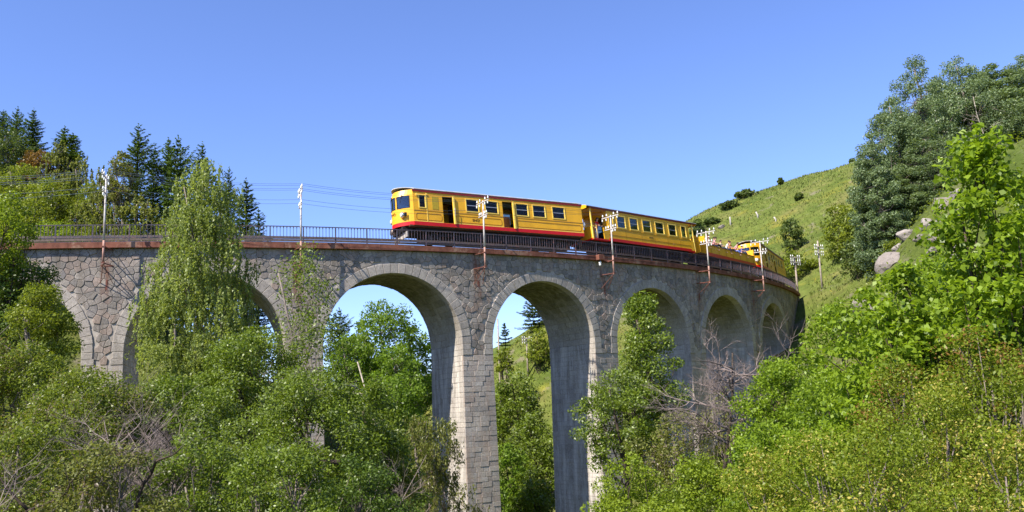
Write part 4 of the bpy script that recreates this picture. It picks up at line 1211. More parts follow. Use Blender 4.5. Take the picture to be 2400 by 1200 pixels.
def conifer(name, label, cat, px, yt, w, d, seed=0, group=None, leaf='fir', base_y=None, open_=0.0, n=None):
    g = np.random.default_rng(seed + 500)
    top = at(px, yt, d); x, y = top.x, top.y; zb = h1(x, y); Ht = top.z - zb; R = w / 2 * d / F_PX
    root = empty(name, (x, y, zb), 0, label, cat, group)
    key = 'fir%d' % (seed % 5) if name == 'fir_tree' else None
    if key in PROTO:
        tm, cm, R0, H0_ = PROTO[key]; a_ = g.random() * 6.28
        for nm, me in (('trunk', tm), ('crown', cm)):
            o = link(nm, me, root, rot=(0, 0, a_)); o.scale = (R / R0, R / R0, Ht / H0_)
        return root
    mb = MB(); mb.tube([(0, 0, -.5), (g.normal(0, .05), g.normal(0, .05), Ht * .5), (0, 0, Ht * .97)], [Ht * .016, Ht * .010, .012], 6)
    Pp, Nn, Tt, Ls = [], [], [], []
    z = Ht * .12; wl = .42
    sl = max(.24, 2.7 * d / 896)
    while z < Ht * .985:
        u = z / Ht; Rz = R * 1.22 * (1 - math.exp(-(Ht - z) / 3.3)) * (1 + .2 * math.sin(z * 2.1 + seed)) * g.uniform(.8, 1.15) + .08
        nb = int(g.integers(6, 10)) if u < .9 else 4
        a0 = g.random() * 6.28
        for b in range(nb):
            a = a0 + 2 * PI * b / nb + g.normal(0, .2); ln = Rz * g.uniform(.5, 1.25) * (1 + .22 * math.sin(a + seed))
            rise = .55 * (u ** 1.5) - .12 - .22 * (1 - u)
            dx, dy = math.cos(a), math.sin(a)
            def pt(t): return np.array([dx * ln * t, dy * ln * t, z + ln * (rise * t + .22 * t * t)])
            mb.tube([tuple(pt(0)), tuple(pt(.5)), tuple(pt(1))], [.03, .02, .008], 3, cap=False)
            k = max(3, int(ln / sl * 4.4))
            for t in np.linspace(.12, 1.02, k):
                p = pt(t); wdt = (1 - t * .65) * ln * .42
                for sg in (-1, 1):
                    if g.random() < open_: continue
                    q = g.random() * wdt
                    Pp.append(p + np.array([-dy * sg * q, dx * sg * q, -q * .28 + g.normal(0, .03)]))
                    Tt.append(np.array([dx + -dy * sg * .9, dy + dx * sg * .9, -.25 + g.normal(0, .2)]))
                    Nn.append(np.array([g.normal(0, .35), g.normal(0, .35), 1.0])); Ls.append(sl * g.uniform(.7, 1.35))
        z += wl * g.uniform(.75, 1.2) * (1.15 - .4 * u)
    for t in np.linspace(.90, 1.0, 10):
        for q in range(3): Pp.append(np.array([g.normal(0, .05), g.normal(0, .05), Ht * t])); Tt.append(np.array([g.normal(0, .5), g.normal(0, .5), 1.])); Nn.append(g.normal(size=3)); Ls.append(sl * .8)
    Ls = np.array(Ls); v, f = leaf_quads(np.array(Pp), np.array(Nn), np.array(Tt), Ls, Ls * .5, .1)
    var = np.clip(g.random(len(Ls)) * .9, 0, 1)
    tk_ = mb.build('trunk', M['bark'], root); cm = npmesh('crown', v, f, L[leaf], var); link('crown', cm, root)
    if key: PROTO[key] = (tk_.data, cm, R, Ht)
    return root

def dead_tree(name, label, cat, px, yt, ybase, d, spread, seed=0, mat='twig', depth=5, r=.09, tmat=None, bushy=1.0):
    g = random.Random(seed); top = at(px, yt, d); x, y = top.x, top.y
    zb = max(h1(x, y), -99); Ht = top.z - zb
    root = empty(name, (x, y, zb), 0, label, cat)
    tk = MB(); br = MB()
    zlow = min(Ht * .75, max(0.2, at(px, ybase, d).z - zb))
    def grow(p, dr, ln, rad, dep, mb):
        pts = [p]; q = p.copy(); dd = dr.copy(); k = 4
        for i in range(k):
            dd = (dd + Vector((g.gauss(0, .16), g.gauss(0, .16), g.gauss(.03, .10)))).normalized(); q = q + dd * ln / k; pts.append(q.copy())
        mb.tube([tuple(a) for a in pts], [rad * (1 - .16 * i) for i in range(k + 1)], 5 if dep > 2 else 3, cap=False)
        if dep <= 0: return
        for c in range(int(g.choice((4, 4, 5, 6)) * bushy)):
            t = g.uniform(.25, 1.0); i = min(k - 1, int(t * k)); a = pts[i].lerp(pts[i + 1], t * k - i)
            ax = Vector((g.gauss(0, 1), g.gauss(0, 1), g.gauss(0.1, .6))).normalized()
            nd = (dd * .75 + ax * .85).normalized(); grow(a, nd, ln * g.uniform(.45, .74), rad * .46, dep - 1, br)
    # trunk then limbs from zlow up
    wob = .05 if r > .06 else .13; pts = []; n = 7
    for i in range(n):
        u = i / (n - 1); pts.append(Vector((wob * Ht * math.sin(u * 5 + seed), wob * .7 * Ht * math.cos(u * 4 + seed), -.4 + (Ht * .92 + .4) * u)))
    tk.tube([tuple(p) for p in pts], [r * (1 - .8 * i / (n - 1)) for i in range(n)], 7)
    for c in range(int(11 * bushy)):
        u = g.uniform(zlow / Ht, .95); i = min(n - 2, int(u * (n - 1))); a = pts[i].lerp(pts[i + 1], u * (n - 1) - i)
        w = g.random() * 6.28; grow(a, Vector((math.cos(w), math.sin(w), g.uniform(-.15, .55) if r > .06 else g.uniform(.2, 1.1))).normalized(), spread * g.uniform(.4, 1.0), r * .34, depth - 2, br)
    tk.build('trunk', M[tmat or mat], root); tag(br.build('branches', M[mat], root), kind='stuff')
    return root

# ---- birch and the trees on the near slope, left to right
tree('birch_tree', 'tall drooping pale green birch in front of the viaduct, rising above the red coping', 'tree', 480, 366, 960, 300, 42, 'birch', 'cone', .125, 5.2, 'greybark', 1, weep=1.3, clump=.21, ng=12, aspect=.52, nmax=46000, tr=.10, void=.0)
tree('ash_tree', 'leafy tree at the left edge overlapping the end of the red coping', 'tree', 8, 455, 640, 150, 43, 'bright', 'round', .10, 2.2, 'bark', 2)
tree('dark_tree', 'dark green tree at the left edge beside the leftmost arch', 'tree', 40, 600, 920, 250, 44, 'dark', 'round', .10, 2.9, 'bark', 3)  # crown uses the dark green leaf colour
tree('young_tree', 'light green bushy tree in front of the leftmost arch', 'tree', 100, 668, 900, 175, 36, 'hill', 'round', .08, 2.4, 'greybark', 4)
dead_tree('dead_shrub', 'small bare dead shrub at the foot of the leftmost visible pier', 'shrub', 318, 838, 930, 35, 1.6, 21, 'twig', 4, .05)
tree('alder_tree', 'bushy olive tree low at the left edge under the light green tree', 'tree', 25, 800, 1130, 270, 28, 'olive', 'round', .07, 2.7, 'greybark', 5)
tree('alder_tree', 'broad olive tree with brownish twigs below the leftmost pier', 'tree', 215, 862, 1200, 370, 24, 'olive', 'round', .07, 2.9, 'greybark', 6)
tree('alder_tree', 'glossy green tree in front of the lower birch, left of the first open arch', 'tree', 585, 775, 1040, 290, 30, 'alder', 'round', .075, 2.9, 'bark', 7)
tree('alder_tree', 'dense green tree below the birch', 'tree', 420, 880, 1220, 300, 25, 'alder', 'round', .07, 2.8, 'greybark', 8)
tree('sparse_tree', 'thin half bare tree with grey branches before the pier left of the first open arch', 'tree', 712, 568, 920, 210, 36, 'alder', 'egg', .085, .62, 'greybark', 9, clump=.26, ng=12, lean=(-.02, 0), tr=.13)
tree('alder_tree', 'dark tree with heavy black limbs at bottom centre left', 'tree', 725, 862, 1230, 330, 24, 'alder', 'round', .07, 2.9, 'bark', 10, tr=.22, ng=9)
tree('alder_tree', 'green tree under the first open arch beside the dead trunk', 'tree', 880, 895, 1250, 230, 26, 'alder', 'egg', .075, 2.6, 'bark', 11)
tree('willow_tree', 'feathery grey green tree hanging in front of the lit flank of the tallest pier', 'tree', 988, 962, 1260, 235, 30, 'grey', 'dome', .085, 2.0, 'greybark', 12, weep=.7, aspect=.4)
dead_tree('dead_tree', 'pale dead trunk standing bare in the first open arch', 'tree', 868, 772, 800, 33, .9, 5, 'palebark', 3, .11, bushy=.6)
for k, (lb, px, yt, w, d, lf) in enumerate((
    ('olive shrub in the bottom left corner', 60, 1000, 330, 17, 'olive'), ('brown twigged shrub at the bottom, second from the left corner', 255, 1040, 330, 16, 'grey'),
    ('glossy shrub at the bottom edge under the glossy tree', 470, 1010, 330, 18, 'alder'), ('shiny leaved shrub at the bottom under the black limbs', 655, 1040, 330, 17, 'alder'),
    ('dark shrub at the bottom edge left of the tallest pier', 845, 1065, 280, 19, 'dark'))):
    tree('shrub', lb, 'shrub', px, yt, 1300, w, d, lf, 'dome', .06, 2.3, 'greybark', 40 + k, stems=5)
dead_tree('dead_branch', 'bare arching dead branches rising out of the bottom left shrubs', 'shrub', 150, 960, 1100, 15.5, 1.3, 31, 'twig', 4, .03)
dead_tree('dead_branch', 'grey dead twigs poking out of the olive tree below the birch', 'shrub', 385, 905, 1050, 22, 1.5, 32, 'twig', 4, .034)

for k, (lb, px, yt, yb, d, spr) in enumerate((
    ('tangle of dead brown twigs in the bottom left foliage', 110, 900, 1050, 17, 1.3), ('dead twigs at the left, below the leftmost pier', 300, 945, 1080, 18, 1.2),
    ('dead grey twigs below the dead shrub at the pier foot', 455, 925, 1080, 21, 1.3), ('bare twigs over the glossy trees at lower left centre', 560, 905, 1060, 22, 1.4),
    ('leafless grey branches beside the thin half bare tree', 725, 640, 860, 33, 1.3), ('dead twigs left of the tallest pier near the bottom', 900, 1000, 1120, 22, 1.2))):
    dead_tree('dead_branch', lb, 'shrub', px, yt, yb, d, spr, 60 + k, 'twig', 4, .034, bushy=1.3)
def limb(root, pts, d, r):
    mb = MB(); P3 = [at(a, b_, d) - root.location for a, b_ in pts]
    Q = []
    for i in range(len(P3) - 1):
        for u in (0, .5): Q.append(P3[i].lerp(P3[i + 1], u) + Vector((random.gauss(0, .02), random.gauss(0, .05), random.gauss(0, .02))))
    Q.append(P3[-1]); k = len(Q)
    mb.tube(Q, [r * (1 - .75 * i / (k - 1)) for i in range(k)], 6)
    for i in range(2, k - 1):
        a = Q[i]; e = a + Vector((random.uniform(-.5, .1), random.uniform(-.4, .4), random.uniform(-.1, .7))); mb.tube([a, (a + e) / 2 + Vector((0, 0, .06)), e], [r * .28, r * .2, r * .06], 4, cap=False)
    mb.build('limb', M['bark'], root)
th = {o['label']: o for o in bpy.data.objects if o.parent is None and o.get('label')}
t_ = th['dark tree with heavy black limbs at bottom centre left']
limb(t_, [(800, 1085), (735, 1075), (667, 1090), (617, 1107), (540, 1123), (470, 1128)], 22.6, .065)
limb(t_, [(820, 1165), (730, 1148), (633, 1138), (590, 1160), (535, 1198)], 22.0, .055)
t_ = th['dense green tree below the birch']
limb(t_, [(322, 1200), (333, 1133), (362, 1085), (395, 1068), (428, 1045)], 16.2, .04)
t_ = th['olive shrub in the bottom left corner']
limb(t_, [(75, 1205), (27, 1148), (-10, 1110)], 15.5, .032)
limb(t_, [(60, 1200), (133, 1173), (168, 1130), (203, 1085)], 15.5, .026)
t_ = th['broad olive tree with brownish twigs below the leftmost pier']
limb(t_, [(318, 1030), (305, 1018), (255, 1022), (200, 1040), (150, 1035)], 22.2, .04)
# ---- centre and right of the tallest pier
tree('oak_tree', 'bright leafy tree in front of the third open arch, right of the tall piers', 'tree', 1505, 695, 1010, 205, 40, 'alder', 'egg', .095, 2.5, 'bark', 13, clump=.30)
tree('oak_tree', 'leafy tree reaching left across the lit flank of the second tall pier', 'tree', 1440, 862, 1120, 195, 37, 'alder', 'round', .09, 2.5, 'bark', 14)
dead_tree('dead_tree', 'grey leafless tree with fine twigs in front of the shaded right hand arches', 'tree', 1680, 768, 1000, 31, 2.3, 3, 'twig', 5, .13, tmat='bark', bushy=1.25)
tree('shrub', 'grey green half dry shrub under the leafless tree', 'shrub', 1600, 965, 1170, 270, 33, 'grey', 'dome', .075, 2.0, 'twig', 15, stems=6)
tree('shrub', 'half dry shrub growing round the trunk of the leafless tree', 'shrub', 1712, 905, 1080, 130, 33, 'grey', 'round', .075, .7, 'twig', 16, stems=4)
tree('shrub', 'bright green bush at the bottom beside the second tall pier', 'shrub', 1475, 1060, 1300, 230, 25, 'bright', 'dome', .08, 2.7, 'bark', 17, stems=5)
tree('shrub', 'bright bush at the bottom under the grey green shrub', 'shrub', 1640, 1075, 1300, 240, 22, 'bright', 'dome', .07, 2.7, 'bark', 18, stems=5)
tree('shrub', 'large rounded light green bush at the foot of the last two arches', 'shrub', 1815, 842, 1200, 250, 27, 'hazel', 'dome', .085, 2.9, 'bark', 19, stems=6)
tree('shrub', 'leafy bush just right of the end of the viaduct wall', 'shrub', 1955, 715, 1100, 270, 21, 'hazel', 'dome', .08, 2.8, 'bark', 20, stems=6)
tree('shrub', 'green bush below the rounded bush at lower right', 'shrub', 1795, 985, 1250, 250, 20, 'hazel', 'dome', .075, 2.8, 'bark', 21, stems=5)
# near shrubs on the right; the nearest leaves of the big leaved ones are single parts
def leaf_part_mesh(mat, l, w):
    v = [(-l / 2, 0, 0), (-l * .22, w * .46, .14 * w), (l * .12, w * .42, .15 * w), (l / 2, 0, -.05 * l), (l * .12, -w * .42, .15 * w), (-l * .22, -w * .46, .14 * w), (0, 0, 0)]
    mb = MB(); mb.add(v, [(0, 1, 6), (1, 2, 6), (2, 3, 6), (3, 4, 6), (4, 5, 6), (5, 0, 6)], 0, .6); return mb.mesh('leaf', mat)
def add_leaves(root, n, leaf, l, seed):
    g = np.random.default_rng(seed); ch = [c for c in root.children if c.name.startswith(('foliage', 'crown'))][0]
    co = np.zeros(len(ch.data.vertices) * 3, np.float32); ch.data.vertices.foreach_get('co', co); co = co.reshape(-1, 3)[::4]
    toward = -np.array(root.location); toward /= np.linalg.norm(toward)
    sc = co @ toward + g.normal(0, .08, len(co)); ids = np.argsort(-sc)[:n * 3]; ids = g.choice(ids, n, replace=False)
    mes = []
    for k in range(4):
        me = leaf_part_mesh(L[leaf], l * (.85 + .15 * k), l * .8 * (.85 + .12 * k)); me.attributes['var'].data.foreach_set('value', [.25 + .17 * k] * 6); mes.append(me)
    for i in ids:
        p = co[i]; o = link('leaf', mes[int(g.integers(4))], root, Vector(p) + Vector(toward) * .05)
        o.rotation_euler = (g.normal(0, .6), g.normal(.2, .6), g.random() * 6.28)
hz = tree('hazel_bush', 'tall large leaved hazel at the right in front of the poplars and rocks', 'shrub', 2290, 322, 950, 330, 11, 'hazel', 'egg', .07, 3.2, 'bark', 22, stems=6, aspect=.8, clump=.26, ng=10)
add_leaves(hz, 240, 'hazel', .082, 1)
hz = tree('hazel_bush', 'large leaved hazel spray in front of the pale boulders', 'shrub', 2115, 615, 1000, 260, 13, 'hazel', 'egg', .07, 2.6, 'bark', 23, stems=6, aspect=.8, clump=.24, ng=10)
add_leaves(hz, 200, 'hazel', .085, 2)
hz = tree('hazel_bush', 'dense hazel filling the right edge beside the tallest hazel', 'shrub', 2400, 420, 1000, 300, 12.5, 'hazel', 'egg', .085, 2.6, 'bark', 33, stems=6, aspect=.8, clump=.24, ng=10)
tree('hazel_bush', 'hazel spray just below the rock pile', 'shrub', 2175, 600, 1050, 250, 17, 'hazel', 'egg', .075, 2.4, 'bark', 39, stems=6, aspect=.8, clump=.22, ng=10)
tree('hazel_bush', 'hazel mass under the boulders, below the tallest hazel', 'shrub', 2240, 585, 1050, 340, 14, 'hazel', 'dome', .085, 2.6, 'bark', 34, stems=6, aspect=.8, clump=.22, ng=10)
tree('shrub', 'bright green bush cut by the right edge of the picture', 'shrub', 2400, 425, 900, 220, 14, 'bright', 'egg', .08, 2.3, 'bark', 24, stems=5)
tree('shrub', 'bushy hazel low in front of the boulders', 'shrub', 2045, 665, 1120, 330, 15, 'hazel', 'dome', .08, 2.6, 'bark', 25, stems=6, aspect=.75)
tree('hawthorn_bush', 'red tipped hawthorn near the right edge below the tall hazel', 'shrub', 2300, 760, 1500, 380, 9.5, 'reddish', 'dome', .033, 1.4, 'greybark', 26, stems=6, void=.05)
tree('hawthorn_bush', 'red tipped hawthorn left of the one at the right edge', 'shrub', 2095, 830, 1500, 320, 11, 'reddish', 'dome', .034, 1.7, 'greybark', 27, stems=6, void=.05)
tree('broom_bush', 'yellow flecked bush in the bottom right corner', 'shrub', 2330, 985, 1700, 420, 6.5, 'yellowfleck', 'dome', .026, 1.4, 'twig', 28, stems=7, void=0)
tree('broom_bush', 'yellow flecked bush at the bottom, left of the corner bush', 'shrub', 2050, 990, 1700, 400, 7.5, 'yellowfleck', 'dome', .028, 1.4, 'twig', 29, stems=7, void=0)
tree('broom_bush', 'yellow flecked bush at the bottom under the rounded bushes', 'shrub', 1780, 1060, 1700, 340, 11, 'yellowfleck', 'dome', .034, 2.0, 'twig', 30, stems=7, void=0)
tree('shrub', 'bright leafy bush between the rounded bush and the red tipped hawthorns', 'shrub', 1935, 880, 1350, 290, 17, 'hazel', 'dome', .06, 2.0, 'bark', 35, stems=6, void=.05)
tree('broom_bush', 'yellow flecked bush under the red tipped hawthorns', 'shrub', 2200, 900, 1600, 330, 9, 'yellowfleck', 'dome', .028, 1.6, 'twig', 36, stems=6, void=0)
tree('broom_bush', 'yellow flecked bush in the gap at the bottom beside the bright leafy bush', 'shrub', 1900, 1020, 1600, 300, 10, 'yellowfleck', 'dome', .03, 1.6, 'twig', 37, stems=6, void=0)
tree('hawthorn_bush', 'hawthorn cut by the right edge of the picture under the hazels', 'shrub', 2400, 850, 1500, 260, 8.5, 'reddish', 'dome', .032, 1.4, 'greybark', 38, stems=6, void=.05)
dead_tree('dead_shrub', 'thin bare upright stems at the end of the viaduct wall', 'shrub', 1835, 768, 850, 33, .8, 41, 'palebark', 3, .025, bushy=.5)

# ---- seen through the arches and on the inner slope
V_ = 'trees'
tree('valley_tree', 'tall airy bright green tree framed by the first open arch', 'tree', 895, 703, 980, 190, 82, 'valley', 'round', .12, 2.6, 'greybark', 50, clump=.2, tr=.16)
tree('valley_tree', 'slender bright tree just left of the airy one in the first open arch', 'tree', 845, 752, 1000, 110, 86, 'valley', 'egg', .12, 2.3, 'greybark', 63, clump=.2)
tree('valley_tree', 'rounded bright tree low in front of the airy one in the first open arch', 'tree', 930, 812, 1020, 150, 76, 'valley', 'round', .12, 2.4, 'greybark', 64, clump=.2)
tree('valley_tree', 'bright tree low at the left inside the first open arch', 'tree', 812, 785, 1000, 130, 78, 'valley', 'round', .12, 2.0, 'greybark', 51)
tree('valley_tree', 'bright tree at the right inside the first open arch, against the pier', 'tree', 968, 762, 1000, 135, 86, 'valley', 'round', .12, 2.1, 'greybark', 52)
conifer('fir_tree', 'dark fir showing at the left side of the first open arch', 'tree', 795, 722, 85, 92, 53)
tree('valley_tree', 'low green tree at the bottom of the first open arch', 'tree', 925, 880, 1080, 180, 72, 'valley', 'dome', .12, 2.4, 'greybark', 54)
tree('valley_tree', 'deep green tree filling the lower second arch', 'tree', 1205, 868, 1060, 150, 84, 'alder', 'dome', .12, 2.7, 'bark', 55)
tree('valley_tree', 'green tree at the bottom of the second arch beside the shaded pier flank', 'tree', 1245, 968, 1200, 150, 76, 'alder', 'dome', .12, 2.7, 'bark', 56)
tree('valley_tree', 'green tree at the bottom of the second arch beside the tallest pier', 'tree', 1185, 1040, 1260, 140, 72, 'valley', 'dome', .12, 2.7, 'bark', 57)
tree('valley_tree', 'green tree lowest in the second arch', 'tree', 1245, 1095, 1300, 130, 70, 'alder', 'dome', .12, 2.7, 'bark', 58)
conifer('pine_tree', 'dark pine high in the second arch beside the soffit', 'tree', 1248, 702, 110, 122, 59, leaf='bluehill')
conifer('pine_tree', 'small dark pine behind the bare mast in the second arch', 'tree', 1182, 758, 46, 124, 60, leaf='bluehill')
tree('shrub', 'round bush on the grassy slope in the second arch', 'shrub', 1262, 770, 850, 66, 112, 'hill', 'dome', .12, 2.4, 'bark', 61, stems=4)
tree('shrub', 'low bush at the left of the grassy slope in the second arch', 'shrub', 1180, 815, 870, 60, 106, 'hill', 'dome', .12, 2.4, 'bark', 62, stems=4)
def mast(px, y0_, y1_, d, label, arms):
    b = at(px, y1_, d); zb = h1(b.x, b.y); t = at(px, y0_, d); root = empty('utility_pole', (b.x, b.y, zb), .5, label, 'utility pole')
    Ht = t.z - zb
    mb = MB(); mb.tube([(0, 0, -.4), (0, 0, Ht * .5), (0, 0, Ht)], [.13, .11, .085], 8); mb.build('mast', M['wood'], root)
    for k, dz in enumerate(arms):
        mb = MB(); mb.box((-.75, -.14, Ht - dz - .05), (.75, -.06, Ht - dz + .05), bev=.01); ca = mb.build('crossarm', M['conc'], root)
        for x in (-.65, -.35, .35, .65): link('insulator', IN_UP, ca, (x, -.1, Ht - dz + .05)); link('insulator', IN_DN, ca, (x, -.1, Ht - dz - .05))
    return root
mast(1170, 745, 846, 108, 'bare wooden mast seen through the second arch', ())
mast(1237, 790, 862, 112, 'short pole with white insulators seen through the second arch', (.15, .5))
mast(1928, 560, 682, 104, 'pale wooden telegraph pole with two crossarms on the slope beyond the viaduct', (.75, 1.5))
mast(1868, 600, 664, 97, 'short pole carrying a cluster of white insulators at the far end of the viaduct', (.1, .65))

# ---- right hand hill
for k, (px, yt, yb, w, d, lf, lb) in enumerate((
    (2040, 330, 660, 130, 78, 'poplar', 'slim blue green poplar at the outer left edge of the grove'), (2085, 228, 620, 190, 83, 'poplar', 'leftmost tall blue green poplar of the grove, leaning over the slope'),
    (2142, 138, 600, 215, 86, 'poplar', 'tall poplar second from the left in the grove'), (2240, 134, 570, 220, 90, 'poplar', 'tall poplar in the middle of the grove'),
    (2322, 152, 540, 220, 92, 'poplar', 'tall poplar right of the middle of the grove'), (2394, 130, 520, 190, 95, 'poplar', 'poplar at the right edge of the picture'),
    (2175, 300, 620, 250, 80, 'poplar', 'lower poplar in front of the grove'), (2300, 330, 570, 240, 84, 'poplar', 'lower poplar at the right front of the grove'),
    (2080, 400, 640, 180, 79, 'poplar', 'lower poplar at the left front of the grove'), (2195, 190, 560, 210, 93, 'poplar', 'poplar behind the gap left of the middle of the grove'),
    (2370, 220, 540, 200, 88, 'poplar', 'middle sized poplar near the right edge of the grove'))):
    tree('poplar_tree', lb, 'tree', px, yt, yb, w, d, lf, 'column', .12, 4.0, 'greybark', 70 + k, clump=.18, group='poplar grove on the hill', ng=10, nmax=30000, proto='poplar' + 'abcd'[k % 4], px_leaf=2.1)
dead_tree('bare_poplar', 'thin bare topped poplar standing among the leafy ones', 'tree', 2288, 205, 330, 82, 2.0, 44, 'palebark', 4, .10, bushy=.7)
for k, (px, yt, yb, w, d, lf, lb) in enumerate((
    (1965, 478, 625, 105, 113, 'hill', 'tall bush on the slope at the left foot of the poplars'), (2005, 560, 660, 100, 92, 'bluehill', 'dark bush under the poplars beside the pale telegraph pole'),
    (1852, 512, 600, 66, 128, 'bluehill', 'dark tree alone on the grassy hill above the rear coach'), (1850, 585, 650, 84, 116, 'hill', 'bush on the slope just behind the rear coach'),
    (1875, 484, 512, 24, 150, 'bluehill', 'tiny bush high on the grassy hill'), (1750, 472, 502, 58, 168, 'bluehill', 'largest dark bush on the skyline of the grassy hill'),
    (1712, 496, 530, 52, 165, 'bluehill', 'second dark bush down the skyline of the grassy hill'), (1668, 516, 548, 46, 160, 'bluehill', 'third dark bush down the skyline, above the open wagon'),
    (1632, 514, 550, 40, 158, 'bluehill', 'lowest dark bush on the skyline, beside the trailer roof'), (1832, 452, 462, 14, 172, 'bluehill', 'speck of a bush on the upper skyline of the hill'),
    (1998, 376, 392, 18, 172, 'bluehill', 'tiny bush on the skyline against the poplars'), (1905, 632, 690, 50, 116, 'hill', 'leafy bush beside the far end of the railing'),
    (2100, 560, 640, 90, 74, 'hill', 'bush at the foot of the poplars above the boulders'))):
    tree('hill_bush', lb, 'shrub', px, yt, yb, w, d, lf, 'dome', .13, 2.3, 'bark', 90 + k, stems=4, nmax=6000)

# ---- wooded slope behind the left end
for k, (px, yt, w, d, lb) in enumerate((
    (325, 290, 84, 84, 'tallest dark fir on the left slope'), (362, 345, 56, 87, 'slim fir just right of the tallest fir'), (395, 322, 50, 88, 'narrow fir between the two big firs'),
    (418, 318, 92, 82, 'broad dark fir left of the birch'), (475, 332, 70, 86, 'fir with its tip showing over the birch'), (537, 392, 66, 82, 'fir right of the birch top'),
    (578, 418, 76, 80, 'fir at the right end of the row, before the open sky'), (606, 486, 50, 79, 'smallest fir, next to the railing at the end of the row'),
    (42, 250, 58, 104, 'fir with a thin tip near the left edge of the skyline'), (80, 253, 56, 102, 'second pointed fir from the left on the skyline'),
    (8, 258, 64, 106, 'dark fir cut by the left edge of the picture'), (152, 296, 66, 100, 'double topped fir left of the open gap in the skyline'), (172, 312, 60, 99, 'lower fir leaning on the double topped fir'))):
    conifer('fir_tree', lb, 'tree', px, yt, w, d, 120 + k, 'firs on the wooded slope', open_=.12)
for k, (px, yt, yb, w, d, lf, lb, wp) in enumerate((
    (35, 388, 520, 190, 90, 'hill', 'round sunny green tree on the slope at the left edge', 0), (120, 425, 560, 150, 86, 'hill', 'sunny green tree above the leftmost telegraph pole side of the slope', 0),
    (190, 365, 540, 140, 88, 'willow', 'silvery tree below the double topped fir', .8), (92, 352, 430, 90, 98, 'rust', 'reddish brown tree high on the left slope', 0),
    (25, 305, 440, 150, 100, 'bluehill', 'dark leafy tree below the firs at the left edge', 0), (250, 385, 560, 130, 80, 'willow', 'grey green tree behind the leftmost telegraph pole', .8),
    (288, 358, 520, 80, 79, 'grey', 'thin bluish tree left of the tallest fir', 0), (335, 448, 590, 170, 77, 'willow', 'pale drooping tree under the tallest fir', .9),
    (235, 505, 600, 120, 79, 'hill', 'low bushy tree just behind the railing at the leftmost telegraph pole', 0), (420, 505, 600, 140, 75, 'hill', 'low green tree behind the railing left of the birch', 0),
    (130, 520, 620, 170, 77, 'bright', 'bright bush behind the railing near the left edge', 0), (15, 500, 620, 130, 78, 'hill', 'bush behind the railing at the very left', 0),
    (520, 475, 600, 120, 76, 'willow', 'pale tree behind the birch on the slope', .8), (75, 470, 560, 130, 82, 'hill', 'green tree in the lower middle of the left slope', 0),
    (310, 525, 600, 110, 76, 'bright', 'bright bush close behind the railing below the pale drooping tree', 0), (215, 430, 540, 110, 85, 'hill', 'green tree in the middle of the left slope', 0),
    (590, 530, 600, 60, 76, 'bluehill', 'dark bush under the last fir at the railing', 0), (140, 325, 460, 110, 97, 'willow', 'silvery tree beside the reddish brown tree', .7))):
    tree('slope_tree', lb, 'tree', px, yt, yb, w, d, lf, 'round' if not wp else 'egg', .12, 2.4, 'greybark', 150 + k, weep=wp, nmax=20000, proto=lf + str(bool(wp)) + 'ab'[k % 2], px_leaf=2.4)

for px, py, hgt, lb in ((1712, 528, 20, 'pale fence post lowest on the hill skyline'), (1776, 512, 16, 'leaning pale fence post on the open grass of the hill'), (1818, 520, 12, 'small fence post right of the leaning one')):
    for d in np.arange(100, 200, .5):
        c = at(px, py, d)
        if c.z < h1(c.x, c.y): break
    mb = MB(); mb.tube([(0, 0, -.3), (.05, 0, hgt * d / F_PX * .5), (.02 - .25 * ('leaning' in lb), 0, hgt * d / F_PX)], [.14, .13, .11], 6)
    tag(mb.build('fence_post', M['conc'], None, loc=c), lb, 'fence post', 'fence posts on the grassy hill')
# ---- boulders
def boulder(px, py, r, d, seed, label):
    g = np.random.default_rng(seed); 
    for d in np.arange(30, 190, .25):
        c = at(px, py, d)
        if c.z < h1(c.x, c.y) + .12: break
    R = 1.1 * r * d / F_PX
    import bmesh
    bm = bmesh.new(); bmesh.ops.create_icosphere(bm, subdivisions=3, radius=1)
    pl = [(lambda n: n / np.linalg.norm(n))(g.normal(size=3)) for _ in range(13)]; of = g.uniform(.48, .82, 13)
    from mathutils import noise
    sc = np.array([g.uniform(.95, 1.35), g.uniform(.75, 1.1), g.uniform(.7, 1.0)]) * R
    for v in bm.verts:
        p = np.array(v.co)
        for n_, o_ in zip(pl, of):
            e = p @ n_ - o_
            if e > 0: p = p - n_ * e * .92
        q = p * 1.0 + np.array(v.co) * noise.noise(Vector(p * 2.3 + seed)) * .10
        v.co = Vector(q * sc)
    for v in bm.verts: v.co.z -= .28 * R
    me = bpy.data.meshes.new('boulder'); bm.to_mesh(me); bm.free(); me.materials.append(M['boulder'])
    a = me.attributes.new('var', 'FLOAT', 'FACE'); a.data.foreach_set('value', g.uniform(.2, .8, len(me.polygons)) * 0 + g.random())
    o = link('boulder', me, None, c, (g.normal(0, .2), g.normal(0, .2), g.random() * 6)); tag(o, label, 'boulder', 'granite boulders among the hazels')
